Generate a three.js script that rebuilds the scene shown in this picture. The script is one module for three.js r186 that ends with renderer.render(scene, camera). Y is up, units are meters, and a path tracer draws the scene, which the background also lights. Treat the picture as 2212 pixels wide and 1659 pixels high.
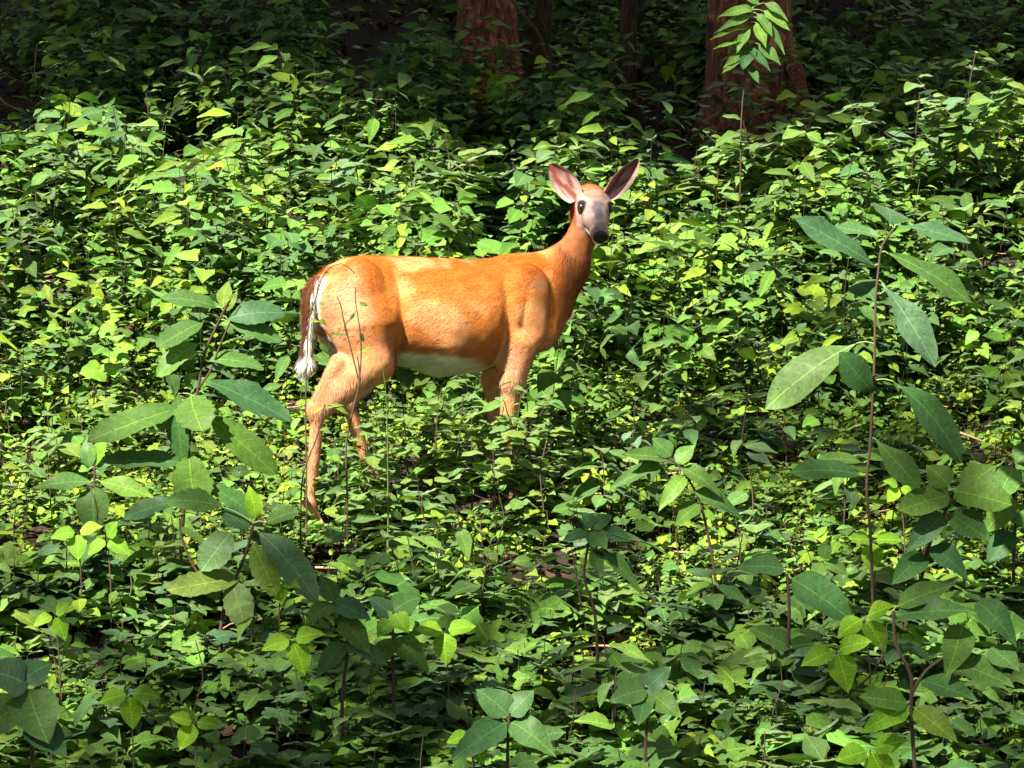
import * as THREE from 'three';
import { mergeGeometries } from 'three/addons/utils/BufferGeometryUtils.js';
import { ImprovedNoise } from 'three/addons/math/ImprovedNoise.js';

// ------------------------------------------------------------------ camera, sky, sun, exposure
const renderer = new THREE.WebGLRenderer({ antialias: true });
renderer.toneMapping = THREE.LinearToneMapping;
renderer.toneMappingExposure = 4.4;
renderer.shadowMap.enabled = true;
const scene = new THREE.Scene();
const PITCH = -2 * Math.PI / 180, FOCAL = 6999, EYE = 1.6;      // focal length in pixels of a 2212 pixel wide picture
const camera = new THREE.PerspectiveCamera(2 * Math.atan(829.5 / FOCAL) * 180 / Math.PI, 4 / 3, 0.1, 400);
camera.position.set(0, EYE, 0);
camera.rotation.x = PITCH;
scene.add(camera);

const noiseGen = new ImprovedNoise();
const N = (x, y = 0, z = 0) => noiseGen.noise(x + 11.3, y + 4.7, z + 7.9);
const SUN = new THREE.Vector3(-0.42, 0.74, 0.53).normalize();
{
  const w = 256, h = 128, data = new Float32Array(w * h * 4);
  for (let j = 0; j < h; j++) for (let i = 0; i < w; i++) {
    const el = (j + 0.5) / h * Math.PI - Math.PI / 2, az = (i + 0.5) / w * 2 * Math.PI;
    const x = Math.cos(el) * Math.cos(az), y = Math.sin(el), z = Math.cos(el) * Math.sin(az);
    const up = Math.max(0, y), hz = Math.pow(1 - up, 3);
    const c = Math.max(0, Math.min(1, 0.55 + 0.9 * N(x * 2.2, y * 3, z * 2.2) + 0.4 * N(x * 5, y * 6, z * 5)));
    const b = [0.58 + 0.30 * hz, 0.68 + 0.20 * hz, 0.78 + 0.10 * hz], k = (j * w + i) * 4;
    const cl = [1.15, 1.16, 1.12];
    for (let q = 0; q < 3; q++) data[k + q] = y < -0.02 ? [0.06, 0.07, 0.04][q] : (b[q] * (1 - c) + cl[q] * c) * 0.16;
    data[k + 3] = 1;
  }
  const sky = new THREE.DataTexture(data, w, h, THREE.RGBAFormat, THREE.FloatType);
  sky.mapping = THREE.EquirectangularReflectionMapping; sky.magFilter = THREE.LinearFilter; sky.needsUpdate = true;
  scene.background = sky; scene.environment = sky;
}
const sun = new THREE.DirectionalLight(new THREE.Color(1, 0.93, 0.76), 5);
sun.position.copy(SUN).multiplyScalar(40).add(new THREE.Vector3(0, 0, -12)); sun.target.position.set(0, 0, -12);
sun.castShadow = true; sun.shadow.radius = 2; sun.shadow.mapSize.set(4096, 4096);
Object.assign(sun.shadow.camera, { left: -14, right: 14, top: 14, bottom: -14, near: 1, far: 90 });
scene.add(sun, sun.target);

// ------------------------------------------------------------------ helpers
const V = (x, y, z) => new THREE.Vector3(x, y, z);
function rng(seed) { let s = seed >>> 0; return () => { s = (s + 0x6d2b79f5) >>> 0; let t = Math.imul(s ^ (s >>> 15), 1 | s); t = (t + Math.imul(t ^ (t >>> 7), 61 | t)) ^ t; return ((t ^ (t >>> 14)) >>> 0) / 4294967296; }; }
const lerp = (a, b, t) => a + (b - a) * t, clamp = (x, a, b) => Math.min(b, Math.max(a, x)), smooth = (a, b, x) => { const t = clamp((x - a) / (b - a), 0, 1); return t * t * (3 - 2 * t); };
const rgb = (r, g, b) => new THREE.Color().setRGB(r, g, b);
const taken = new Map();
function numbered(name) { const n = taken.get(name) ?? 0; taken.set(name, n + 1); return n ? name + '_' + String(n).padStart(3, '0') : name; }
function solid(m) { m.castShadow = m.receiveShadow = true; return m; }
function part(name, geometry, material, parent) { const m = solid(new THREE.Mesh(geometry, material)); m.name = name; parent.add(m); return m; }
function thing(name, label, category, at, group) {
  const o = new THREE.Group(); o.name = numbered(name); o.position.copy(at); o.userData = { label, category };
  if (group) o.userData.group = group;
  scene.add(o); return o;
}
// the hillside: height over the distance from the road at z = 0
const PROFILE = [[-60, 0], [-1, 0], [2, -0.2], [5, -0.66], [7.5, -0.36], [9, -0.03], [10.5, 0.33], [12, 0.698], [14.5, 1.40], [17, 2.25], [20, 3.3], [25, 4.7], [40, 8], [80, 14], [160, 20]];
function profile(d) {
  let i = 0; while (i < PROFILE.length - 2 && d > PROFILE[i + 1][0]) i++;
  const p = (k) => PROFILE[clamp(k, 0, PROFILE.length - 1)], [x0, y0] = p(i), [x1, y1] = p(i + 1);
  const slope = (k) => { const a = p(k - 1), b = p(k + 1); return (b[1] - a[1]) / (b[0] - a[0]); };
  const t = clamp((d - x0) / (x1 - x0), 0, 1), h = x1 - x0, m0 = slope(i) * h, m1 = slope(i + 1) * h;
  return (2 * t ** 3 - 3 * t * t + 1) * y0 + (t ** 3 - 2 * t * t + t) * m0 + (-2 * t ** 3 + 3 * t * t) * y1 + (t ** 3 - t * t) * m1;
}
function ground(x, z) {
  const calm = 1 - Math.exp(-((x + 0.4) ** 2 + (z + 12) ** 2) / 0.8);
  return profile(-z) + calm * (0.09 * N(x * 0.45, z * 0.45) + 0.035 * N(x * 1.7, z * 1.7, 3));
}
// a place in the scene, told by where the photograph (2212 pixels wide) shows it and how far away it stands
function spot(X, Y, d) {
  const x = (X - 1106) / FOCAL, y = (829.5 - Y) / FOCAL, yy = y * Math.cos(PITCH) + Math.sin(PITCH), zz = Math.cos(PITCH) - y * Math.sin(PITCH);
  return V(x / zz * d, EYE + yy / zz * d, -d);
}
function seenAt(p) {   // the other way round
  const y = p.y - EYE, c = Math.cos(PITCH), s = Math.sin(PITCH), yy = y * c + p.z * s, zz = -y * s + p.z * c;
  return [1106 + FOCAL * p.x / -zz, 829.5 - FOCAL * yy / -zz];
}
function groundSpot(X, Y) { let p; for (let d = 5; d < 60; d += 0.04) { p = spot(X, Y, d); if (p.y <= ground(p.x, p.z)) break; } return p; }

function tube(points, r0, r1, sides = 5, perSeg = 3) {
  const curve = new THREE.CatmullRomCurve3(points), n = Math.max(2, (points.length - 1) * perSeg), frames = curve.computeFrenetFrames(n, false);
  const pos = [], nor = [], uv = [], idx = [], len = curve.getLength();
  for (let i = 0; i <= n; i++) {
    const p = curve.getPointAt(i / n), r = typeof r0 === 'function' ? r0(i / n) : lerp(r0, r1, i / n);
    for (let j = 0; j <= sides; j++) {
      const a = j / sides * 2 * Math.PI, d = frames.normals[i].clone().multiplyScalar(Math.cos(a)).addScaledVector(frames.binormals[i], Math.sin(a));
      pos.push(p.x + d.x * r, p.y + d.y * r, p.z + d.z * r); nor.push(d.x, d.y, d.z); uv.push(j / sides, i / n * len * 4);
    }
  }
  for (let i = 0; i < n; i++) for (let j = 0; j < sides; j++) { const a = i * (sides + 1) + j, b = a + sides + 1; idx.push(a, a + 1, b, b, a + 1, b + 1); }
  const g = new THREE.BufferGeometry();
  g.setAttribute('position', new THREE.Float32BufferAttribute(pos, 3)); g.setAttribute('normal', new THREE.Float32BufferAttribute(nor, 3)); g.setAttribute('uv', new THREE.Float32BufferAttribute(uv, 2));
  g.setIndex(idx); return g;
}
function canvasTexture(w, h, draw, srgb = true) {
  const c = document.createElement('canvas'); c.width = w; c.height = h; draw(c.getContext('2d'), w, h);
  const t = new THREE.CanvasTexture(c); t.wrapS = t.wrapT = THREE.RepeatWrapping; if (srgb) t.colorSpace = THREE.SRGBColorSpace; return t;
}

// ------------------------------------------------------------------ ground
{
  const r = rng(5), soil = canvasTexture(1024, 1024, (c, w, h) => {
    c.fillStyle = '#1c110a'; c.fillRect(0, 0, w, h);
    for (let i = 0; i < 9000; i++) {
      const s = 3 + r() * 22, hue = ['#140b06', '#24160d', '#301d12', '#0e0805', '#372518', '#1c180d', '#432c1d'][Math.floor(r() * 7)];
      c.save(); c.translate(r() * w, r() * h); c.rotate(r() * 6.3); c.globalAlpha = 0.35 + 0.5 * r(); c.fillStyle = hue;
      c.beginPath(); c.ellipse(0, 0, s, s * (0.15 + 0.4 * r()), 0, 0, 6.3); c.fill(); c.restore();
    }
  });
  soil.repeat.set(0.6, 0.6);
  const xs = [], zs = [];
  for (let i = -60; i <= 60; i++) { const t = i / 60; xs.push(Math.sign(t) * (Math.abs(t) * 9 + 70 * Math.abs(t) ** 6)); }
  for (let i = 0; i <= 190; i++) { const t = i / 190; zs.push(40 - 40 * smooth(0, 0.12, t) - 6 * t - 26 * clamp((t - 0.1) / 0.9, 0, 1) - 120 * Math.max(0, (t - 0.8) / 0.2) ** 3); }
  const pos = [], uv = [], idx = [];
  for (const z of zs) for (const x of xs) { pos.push(x, ground(x, z), z); uv.push(x, z); }
  for (let j = 0; j < zs.length - 1; j++) for (let i = 0; i < xs.length - 1; i++) { const a = j * xs.length + i, b = a + xs.length; idx.push(a, a + 1, b, b, a + 1, b + 1); }
  const g = new THREE.BufferGeometry(); g.setAttribute('position', new THREE.Float32BufferAttribute(pos, 3)); g.setAttribute('uv', new THREE.Float32BufferAttribute(uv, 2)); g.setIndex(idx); g.computeVertexNormals();
  const m = solid(new THREE.Mesh(g, new THREE.MeshStandardMaterial({ map: soil, color: rgb(0.62, 0.45, 0.36), bumpMap: soil, bumpScale: 0.02, roughness: 1, side: THREE.DoubleSide })));
  m.name = 'ground'; m.userData = { kind: 'structure', label: 'brown leaf-strewn forest soil rising up the hillside' }; scene.add(m);
}

// ------------------------------------------------------------------ leaves: shapes, tones
const veins = canvasTexture(256, 512, (c, w, h) => {
  const r = rng(9);
  c.fillStyle = '#b8b8b8'; c.fillRect(0, 0, w, h);
  for (let i = 0; i < 1500; i++) { c.globalAlpha = 0.10; c.fillStyle = r() < 0.5 ? '#ffffff' : '#6a7060'; const s = 2 + r() * 16; c.beginPath(); c.ellipse(r() * w, r() * h, s, s * 0.6, r() * 3, 0, 6.3); c.fill(); }
  c.globalAlpha = 0.8; c.strokeStyle = '#fffff2'; c.lineWidth = 9; c.beginPath(); c.moveTo(w / 2, 0); c.lineTo(w / 2, h); c.stroke();
  c.lineWidth = 4; c.globalAlpha = 0.38;
  for (let k = 0; k < 9; k++) for (const s of [-1, 1]) { const y = h * (0.98 - k * 0.11); c.beginPath(); c.moveTo(w / 2, y); c.quadraticCurveTo(w / 2 + s * w * 0.3, y - 30, w / 2 + s * w * 0.5, y - 95); c.stroke(); }
  for (let i = 0; i < 34; i++) { c.globalAlpha = 0.65 * r(); c.fillStyle = r() < 0.5 ? '#8a6a30' : '#4a3a20'; const s = 2 + r() * 5; c.beginPath(); c.arc(r() * w, r() * h, s, 0, 6.3); c.fill(); }
});
const SHAPES = {
  ovate: (t) => Math.pow(Math.sin(Math.PI * Math.pow(t, 0.72)), 0.85), oblong: (t) => Math.pow(Math.sin(Math.PI * Math.pow(t, 1.12)), 0.62), obovate: (t) => Math.pow(Math.sin(Math.PI * Math.pow(t, 1.45)), 0.8),
  lance: (t) => Math.pow(Math.sin(Math.PI * Math.pow(t, 0.8)), 1.1), heart: (t) => Math.pow(Math.sin(Math.PI * Math.pow(t * 0.93 + 0.07, 0.5)), 0.8), round: (t) => Math.sqrt(Math.max(0, Math.sin(Math.PI * (t * 0.96 + 0.03)))),
};
function leafShape(shape, wide, { n = 9, teeth = 0, fold = 0.25, curl = 0.25, wave = 0.03, seed = 1, back = 0 } = {}) {
  const r = rng(seed * 77 + 5), pos = [], uv = [], idx = [], ph = r() * 6, bend = (r() - 0.5) * 0.16;
  for (let i = 0; i <= n; i++) {
    const t = i / n; let w = wide * 0.5 * SHAPES[shape](t) * (1 + 0.06 * (r() - 0.5)); if (i === 0) w = wide * (shape === 'heart' ? 0.16 : 0.02); if (i === n) w = 0.002;
    const jag = teeth && i % 2 ? 1 + teeth : 1;
    for (const s of [-1, 0, 1]) {
      const x = s * w * jag * (1 + 0.05 * (r() - 0.5)), lag = s ? back * (1 - t) * 0.9 * wide : 0;
      pos.push(x + bend * t * t, fold * Math.abs(x) - curl * t * t + wave * Math.sin(t * 11 + s * 2 + ph) * (s ? 1 : 0), t - lag + (teeth && s && i % 2 ? 0.02 : 0)); uv.push(0.5 + x / (wide * 1.12), t);
    }
  }
  for (let i = 0; i < n; i++) for (let s = 0; s < 2; s++) { const a = i * 3 + s, b = a + 3; idx.push(a, b, a + 1, b, b + 1, a + 1); }
  const g = new THREE.BufferGeometry(); g.setAttribute('position', new THREE.Float32BufferAttribute(pos, 3)); g.setAttribute('uv', new THREE.Float32BufferAttribute(uv, 2)); g.setIndex(idx); g.computeVertexNormals(); return g;
}
function lobedShape(lobes, depth, { curl = 0.25, seed = 1, wide = 1 } = {}) {
  const r = rng(seed * 31 + 2), pos = [0, 0, 0.42], uv = [0.5, 0.42], idx = [], n = lobes * 4;
  for (const ring of [0.55, 1]) for (let i = 0; i < n; i++) {
    const a = i / n * 2 * Math.PI, q = 0.5 + 0.5 * Math.cos(lobes * (a - Math.PI)), notch = Math.exp(-(((a < Math.PI ? a : a - 2 * Math.PI)) ** 2) / 0.05);
    let R = 0.56 * (1 - depth * (1 - Math.pow(q, 0.8))) * (1 + 0.08 * (r() - 0.5)) * (1 - 0.6 * notch); if (Math.abs(a - Math.PI) < 0.1) R *= 1.12; R *= ring;
    const x = Math.sin(a) * R * wide, z = 0.42 - Math.cos(a) * R, d2 = x * x + (z - 0.42) ** 2;
    pos.push(x, -curl * d2 + 0.16 * Math.abs(x) + 0.03 * Math.sin(a * 5 + seed), z); uv.push(0.5 + x * 0.8, clamp(z, 0, 1));
  }
  for (let i = 0; i < n; i++) { const j = (i + 1) % n; idx.push(0, 1 + i, 1 + j, 1 + i, 1 + n + i, 1 + j, 1 + j, 1 + n + i, 1 + n + j); }
  const g = new THREE.BufferGeometry(); g.setAttribute('position', new THREE.Float32BufferAttribute(pos, 3)); g.setAttribute('uv', new THREE.Float32BufferAttribute(uv, 2)); g.setIndex(idx); g.computeVertexNormals(); return g;
}
const set = (n, make) => Array.from({ length: n }, (_, k) => make(k + 1));
const LEAF = {
  pawpaw: set(4, (s) => leafShape('obovate', 0.40, { n: 12, fold: 0.18, curl: 0.16 + 0.16 * (s % 3), wave: 0.028, seed: s })),
  serrate: set(4, (s) => leafShape('oblong', 0.42, { n: 14, teeth: 0.13, fold: 0.22, curl: 0.12 + 0.16 * (s % 3), wave: 0.026, seed: s })),
  lance: set(4, (s) => leafShape('lance', 0.34, { n: 9, fold: 0.3, curl: 0.15 + 0.14 * (s % 3), seed: s })),
  ovate: set(4, (s) => leafShape('ovate', 0.62, { n: 9, fold: 0.22, curl: 0.12 + 0.14 * (s % 3), seed: s })),
  toothed: set(4, (s) => leafShape('ovate', 0.66, { n: 12, teeth: 0.1, fold: 0.25, curl: 0.2 + 0.12 * (s % 3), seed: s + 9 })),
  heart: set(4, (s) => leafShape('heart', 0.86, { n: 10, fold: 0.2, curl: 0.2, back: 0.22, seed: s })),
  round: set(4, (s) => leafShape('round', 0.8, { n: 7, fold: 0.15, curl: 0.2, seed: s })),
  ivy: set(4, (s) => lobedShape(5, 0.46, { curl: 0.35, seed: s })),
  tulip: set(3, (s) => lobedShape(3, 0.32, { curl: 0.3, seed: s + 4, wide: 1.05 })),
};
const tones = {};
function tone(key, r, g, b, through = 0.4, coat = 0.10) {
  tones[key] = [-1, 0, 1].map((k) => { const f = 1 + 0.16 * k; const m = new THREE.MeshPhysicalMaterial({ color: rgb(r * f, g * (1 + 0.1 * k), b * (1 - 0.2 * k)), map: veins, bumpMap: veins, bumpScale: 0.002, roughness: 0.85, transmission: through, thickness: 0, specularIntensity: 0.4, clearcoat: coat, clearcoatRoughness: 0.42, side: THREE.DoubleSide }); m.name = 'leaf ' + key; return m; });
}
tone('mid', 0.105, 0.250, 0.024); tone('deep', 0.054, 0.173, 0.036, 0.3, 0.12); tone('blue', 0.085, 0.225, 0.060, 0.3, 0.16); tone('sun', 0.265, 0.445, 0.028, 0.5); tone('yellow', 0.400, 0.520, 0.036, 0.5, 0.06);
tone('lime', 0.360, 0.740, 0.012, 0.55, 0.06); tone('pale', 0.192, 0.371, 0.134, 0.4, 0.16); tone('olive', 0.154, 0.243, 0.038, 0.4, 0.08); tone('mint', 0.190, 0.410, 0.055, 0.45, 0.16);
const bark = canvasTexture(512, 1024, (c, w, h) => {
  const r = rng(3); c.fillStyle = '#4a2e20'; c.fillRect(0, 0, w, h);
  for (let i = 0; i < 2600; i++) { c.globalAlpha = 0.2 + 0.5 * r(); c.fillStyle = ['#20130c', '#6d432e', '#3c2317', '#84614a', '#140c08', '#585038'][Math.floor(r() * 6)]; const s = 4 + r() * 9; c.beginPath(); c.ellipse(r() * w, r() * h, s * (0.4 + r()), s * (0.8 + 1.6 * r()), (r() - 0.5) * 1.2, 0, 6.3); c.fill(); }
});
const MAT = {
  stem: new THREE.MeshStandardMaterial({ color: rgb(0.045, 0.026, 0.016), roughness: 0.9 }), green: new THREE.MeshStandardMaterial({ color: rgb(0.16, 0.26, 0.07), roughness: 0.7 }), reed: new THREE.MeshStandardMaterial({ color: rgb(0.055, 0.032, 0.02), roughness: 0.9 }),
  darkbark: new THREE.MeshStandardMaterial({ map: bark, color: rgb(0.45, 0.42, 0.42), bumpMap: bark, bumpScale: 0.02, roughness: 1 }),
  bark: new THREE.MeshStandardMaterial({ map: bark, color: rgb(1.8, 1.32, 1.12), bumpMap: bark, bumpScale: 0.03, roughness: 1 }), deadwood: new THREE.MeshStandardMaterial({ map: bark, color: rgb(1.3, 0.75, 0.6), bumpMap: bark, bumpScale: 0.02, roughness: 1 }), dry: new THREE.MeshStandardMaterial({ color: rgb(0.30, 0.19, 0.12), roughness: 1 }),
};
const basis = new THREE.Matrix4();
function setLeaf(m, p, dir, up, len, wide = 1) {
  const z = dir.clone().normalize(), x = new THREE.Vector3().crossVectors(up, z); if (x.lengthSq() < 1e-6) x.set(1, 0, 0); x.normalize(); const y = new THREE.Vector3().crossVectors(z, x);
  m.position.copy(p); m.quaternion.setFromRotationMatrix(basis.makeBasis(x, y, z)); m.scale.set(len * wide, len, len);
}
const pick = (a, r) => a[Math.floor(r() * a.length) % a.length];
function addLeaf(parent, kind, key, r, p, dir, up, len, wide = 1) { const m = part('leaf', pick(LEAF[kind], r), pick(tones[key], r), parent); setLeaf(m, p, dir, up, len, wide); return m; }

// ------------------------------------------------------------------ trees (those beside and behind the view shade it)
const clump = (() => {
  const r = rng(21), parts = [], small = leafShape('ovate', 0.55, { n: 3, fold: 0.2, curl: 0.3, seed: 3 });
  for (let i = 0; i < 34; i++) {
    const g = small.clone(), m = new THREE.Mesh(), a = r() * 6.28, b = Math.acos(2 * r() - 1), R = 0.5 * Math.cbrt(r());
    setLeaf(m, V(Math.sin(b) * Math.cos(a) * R, Math.cos(b) * R * 0.6, Math.sin(b) * Math.sin(a) * R), V(Math.cos(a), -0.3 - 0.5 * r(), Math.sin(a)), V(r() - 0.5, 1, r() - 0.5), 0.12 + 0.08 * r()); m.updateMatrix(); parts.push(g.applyMatrix4(m.matrix));
  }
  return mergeGeometries(parts);
})();
function trunkShape(base, r0, height, lean, flare, seed) {
  const rings = 60, sides = 36, pos = [], uv = [], idx = [];
  for (let i = 0; i <= rings; i++) {
    const t = Math.pow(i / rings, 1.7), h = t * height - 0.25, x = lean.x * t + 0.12 * N(t * 3, seed), z = lean.z * t + 0.12 * N(t * 3, seed + 5);
    for (let j = 0; j <= sides; j++) {
      const a = j / sides * 2 * Math.PI, ca = Math.cos(a), sa = Math.sin(a), root = Math.exp(-Math.max(0, h + 0.15) / 0.28) * (0.6 + 0.7 * Math.max(0, Math.cos(5 * a + seed)));
      const R = r0 * (1 - 0.6 * t) * (1 + 0.10 * N(ca * 2.2 + seed, h * 1.2, sa * 2.2) + 0.07 * N(ca * 7, h * 3, sa * 7 + seed) + 0.05 * N(ca * 15, h * 6, sa * 15)) + flare * root;
      pos.push(x + ca * R, h, z + sa * R); uv.push(a / 6.283 * 1.5, h * 0.5);
    }
  }
  for (let i = 0; i < rings; i++) for (let j = 0; j < sides; j++) { const a = i * (sides + 1) + j, b = a + sides + 1; idx.push(a, b, a + 1, b, b + 1, a + 1); }
  const g = new THREE.BufferGeometry(); g.setAttribute('position', new THREE.Float32BufferAttribute(pos, 3)); g.setAttribute('uv', new THREE.Float32BufferAttribute(uv, 2)); g.setIndex(idx); g.computeVertexNormals(); return g;
}
const crownMat = new THREE.MeshPhysicalMaterial({ map: veins, roughness: 0.9, transmission: 0.4, thickness: 0, side: THREE.DoubleSide });
function tree(name, label, at, r0, height, lean, flare, crowns, seed, group = 'trees on the hillside') {
  const o = thing(name, label, 'tree', at, group), r = rng(seed * 13);
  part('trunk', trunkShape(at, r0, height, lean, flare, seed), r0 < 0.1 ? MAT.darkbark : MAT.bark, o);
  for (const [c] of crowns) for (let k = 0; k < 3; k++) {
    const t = 0.55 + 0.4 * r(), s = V(lean.x * t, height * t, lean.z * t), e = V(c[0] + (r() - 0.5) * 3, c[1] + (r() - 0.5), c[2] + (r() - 0.5) * 3), m = s.clone().lerp(e, 0.5).add(V(0, 0.5, 0));
    part('limb', tube([s, m, e], r0 * 0.4, 0.02, 7, 5), MAT.bark, o);
  }
  for (const [c, rad, n] of crowns) {
    const im = solid(new THREE.InstancedMesh(clump, crownMat, n)), m = new THREE.Object3D(), col = new THREE.Color();
    for (let i = 0; i < n; i++) {
      let x, y, z; do { x = 2 * r() - 1; y = 2 * r() - 1; z = 2 * r() - 1; } while (x * x + y * y + z * z > 1 || N(x * 3 + seed, y * 3, z * 3) < -0.28);
      m.position.set(c[0] + x * rad[0], c[1] + y * rad[1], c[2] + z * rad[2]); m.rotation.set(r() * 0.8, r() * 6.3, r() * 0.8); m.scale.setScalar(0.8 + 0.7 * r()); m.updateMatrix(); im.setMatrixAt(i, m.matrix);
      const f = 0.8 + 0.4 * r(); im.setColorAt(i, col.setRGB(0.07 * f, 0.16 * f, 0.035 * f));
    }
    im.name = 'crown'; im.userData.kind = 'stuff'; o.add(im);
  }
  return o;
}
const onGround = (x, z) => V(x, ground(x, z), z);
{
  const a = groundSpot(1040, 205), b = groundSpot(1622, 310), c = groundSpot(1382, 262);
  tree('broad_tree', 'stout reddish-brown trunk with flared roots and a vine, beside the rotten stump', a, 0.155, 13, V(-0.3, 0, 0.2), 0.10, [[[-1, 10, 1], [4, 2.5, 4], 620]], 1);
  const t2 = tree('forked_tree', 'thick furrowed trunk with a leaning side stem, behind the bright bushes', b, 0.215, 14, V(0.2, 0, 0.3), 0.13, [[[0.5, 10, 1.5], [4.4, 2.6, 4.4], 800]], 2);
  const d = -b.z, P = (X, Y, dz) => spot(X, Y, d - dz).sub(b);
  part('side_stem', tube([P(1672, 20, 0.1), P(1700, 105, 0.2), P(1726, 175, 0.28), P(1746, 262, 0.32), P(1752, 300, 0.32)], (t) => 0.044 - 0.008 * t + 0.004 * Math.sin(t * 17), 0, 9, 5), MAT.bark, t2);
  tree('slim_tree', 'slim dark trunk between the two stout ones', c, 0.045, 11, V(0.1, 0, 0.5), 0.02, [[[0.3, 10, 0.5], [2.5, 1.8, 2.5], 220]], 3);
  tree('slim_tree', 'slim dark trunk just beside the stout reddish-brown one', groundSpot(1158, 195), 0.05, 11, V(0.3, 0, 0.2), 0.02, [[[0.3, 10, 0.2], [2.5, 1.8, 2.5], 160]], 8);
  tree('added_shade_tree', 'unseen tree added on the slope beside the deer to shade the ground behind her', onGround(-4.2, -14.4), 0.22, 13, V(0.6, 0, 0.6), 0.1, [[[0.3, 9.9, 1.8], [2.2, 1.5, 3.0], 980], [[2.5, 10.2, 0.3], [2.7, 1.5, 3.1], 720], [[-2.4, 10.2, 0.6], [2.4, 1.5, 3.2], 760]], 4);  // added out of view; crowns set along the sun to darken the upper slope
  tree('added_shade_tree', 'unseen tree added beside the road to shade the plants along the verge', onGround(-5.4, -3.6), 0.2, 11, V(0.4, 0, 0.2), 0.1, [[[0.9, 8.4, 0.3], [3.0, 1.7, 2.4], 44], [[3.3, 8.9, -3.9], [1.4, 0.8, 1.8], 12], [[-2.2, 9.0, -4.2], [1.2, 0.8, 1.6], 8]], 5);  // added out of view; sparse crowns shade the verge and dapple the bank
  tree('upper_tree', 'tree high on the slope above the stout trunks', onGround(-2.4, -25), 0.2, 13, V(0.3, 0, 0.5), 0.1, [[[0, 8, 2], [4.5, 3.4, 4], 620]], 6);
  tree('upper_tree', 'tree high on the slope beyond the leaning side stem', onGround(3.4, -24), 0.2, 13, V(-0.3, 0, 0.5), 0.1, [[[0, 8, 2], [4.5, 3.4, 4], 720]], 7);
  // vine and creeper along the stout trunk
  const dv = -a.z, Q = (X, Y) => spot(X, Y, dv - 0.22);
  const vine = thing('woody_vine', 'pale woody vine running down the side of the stout reddish-brown trunk', 'vine', Q(1124, 200));
  part('stem', tube([Q(1070, -20), Q(1090, 25), Q(1101, 75), Q(1108, 125), Q(1122, 190), Q(1126, 215)].map((p) => p.sub(vine.position)), 0.014, 0.016, 7, 5), MAT.bark, vine);
  const liana = thing('hanging_liana', 'thin bent liana hanging beside the slim dark trunk', 'vine', Q(1190, 150));
  part('stem', tube([Q(1080, -30), Q(1128, 28), Q(1165, 75), Q(1178, 115), Q(1185, 130), Q(1190, 165), Q(1198, 205)].map((p) => p.sub(liana.position)), 0.007, 0.011, 6, 5), MAT.reed, liana);
  // rotten stump: ragged shell of splintered wood
  const sb = groundSpot(872, 268), st = thing('rotten_stump', 'crumbling reddish stump with splintered top among the leaves', 'stump', sb), r = rng(60);
  { const g = trunkShape(sb, 0.10, 0.5, V(0.02, 0, 0), 0.07, 9), p = g.attributes.position; for (let i = 0; i < p.count; i++) { const h = p.getY(i); if (h > 0.1) p.setY(i, 0.1 + (h - 0.1) * (0.5 + 0.9 * N(p.getX(i) * 22, p.getZ(i) * 22))); } g.computeVertexNormals(); part('shell', g, MAT.deadwood, st); }
  for (let i = 0; i < 9; i++) { const a0 = i * 0.7 + r(), R = 0.09 + 0.03 * r(); part('splinter', tube([V(Math.cos(a0) * R, 0, Math.sin(a0) * R), V(Math.cos(a0) * R * 1.05, 0.14, Math.sin(a0) * R), V(Math.cos(a0) * R * (1.1 + r() * 0.5), 0.22 + 0.12 * r(), Math.sin(a0) * R * 1.2)], 0.02, 0.003, 5, 3), MAT.deadwood, st); }
  // fallen stick on the upper slope
  const s0 = groundSpot(215, 95), stick = thing('fallen_stick', 'dry forked stick lying on the leafy slope', 'stick', s0), S = (X, Y) => spot(X, Y, -s0.z - 0.1).sub(s0);
  part('wood', tube([S(212, 92), S(235, 58), S(270, 46), S(300, 44), S(335, 42)], 0.012, 0.007, 6, 4), MAT.dry, stick); part('fork', tube([S(235, 58), S(215, 40), S(205, 10)], 0.008, 0.004, 5, 4), MAT.stem, stick);
}
// ------------------------------------------------------------------ the deer
// local axes: x towards the chest, y up, z towards its right side; turned so that the rump comes a little towards the road
const DEER_TURN = 22 * Math.PI / 180, deerAt = V(-0.322, 0.65, -12);
deerAt.y = ground(-0.8, -11.75);
const deerPoint = (x, y, z) => V(deerAt.x + x * Math.cos(DEER_TURN) + z * Math.sin(DEER_TURN), deerAt.y + y, deerAt.z - x * Math.sin(DEER_TURN) + z * Math.cos(DEER_TURN));
function footOf(x, z) { const p = deerPoint(x, 0, z); return ground(p.x, p.z) - deerAt.y; }
const headAt = V(0.643, 1.194, 0.094), headF = V(-0.200, -0.47, 0.855).normalize(), headS = new THREE.Vector3().crossVectors(headF, V(0.05, 1, 0)).normalize(), headU = new THREE.Vector3().crossVectors(headS, headF).normalize();
const HS = 1.10, headPoint = (f, u, s) => headAt.clone().addScaledVector(headF, (f > 0 ? f * 0.79 : f) * HS).addScaledVector(headU, u * HS).addScaledVector(headS, s * HS);
const prims = [];
function cone(a, b, ra, rb, k = 0.03, flat = 1) { prims.push({ kind: 0, a, b, ra, rb, k, flat }); }
function ball(c, r, k = 0.03, axes = null) { prims.push({ kind: 1, c, r, k, axes }); }
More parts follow.
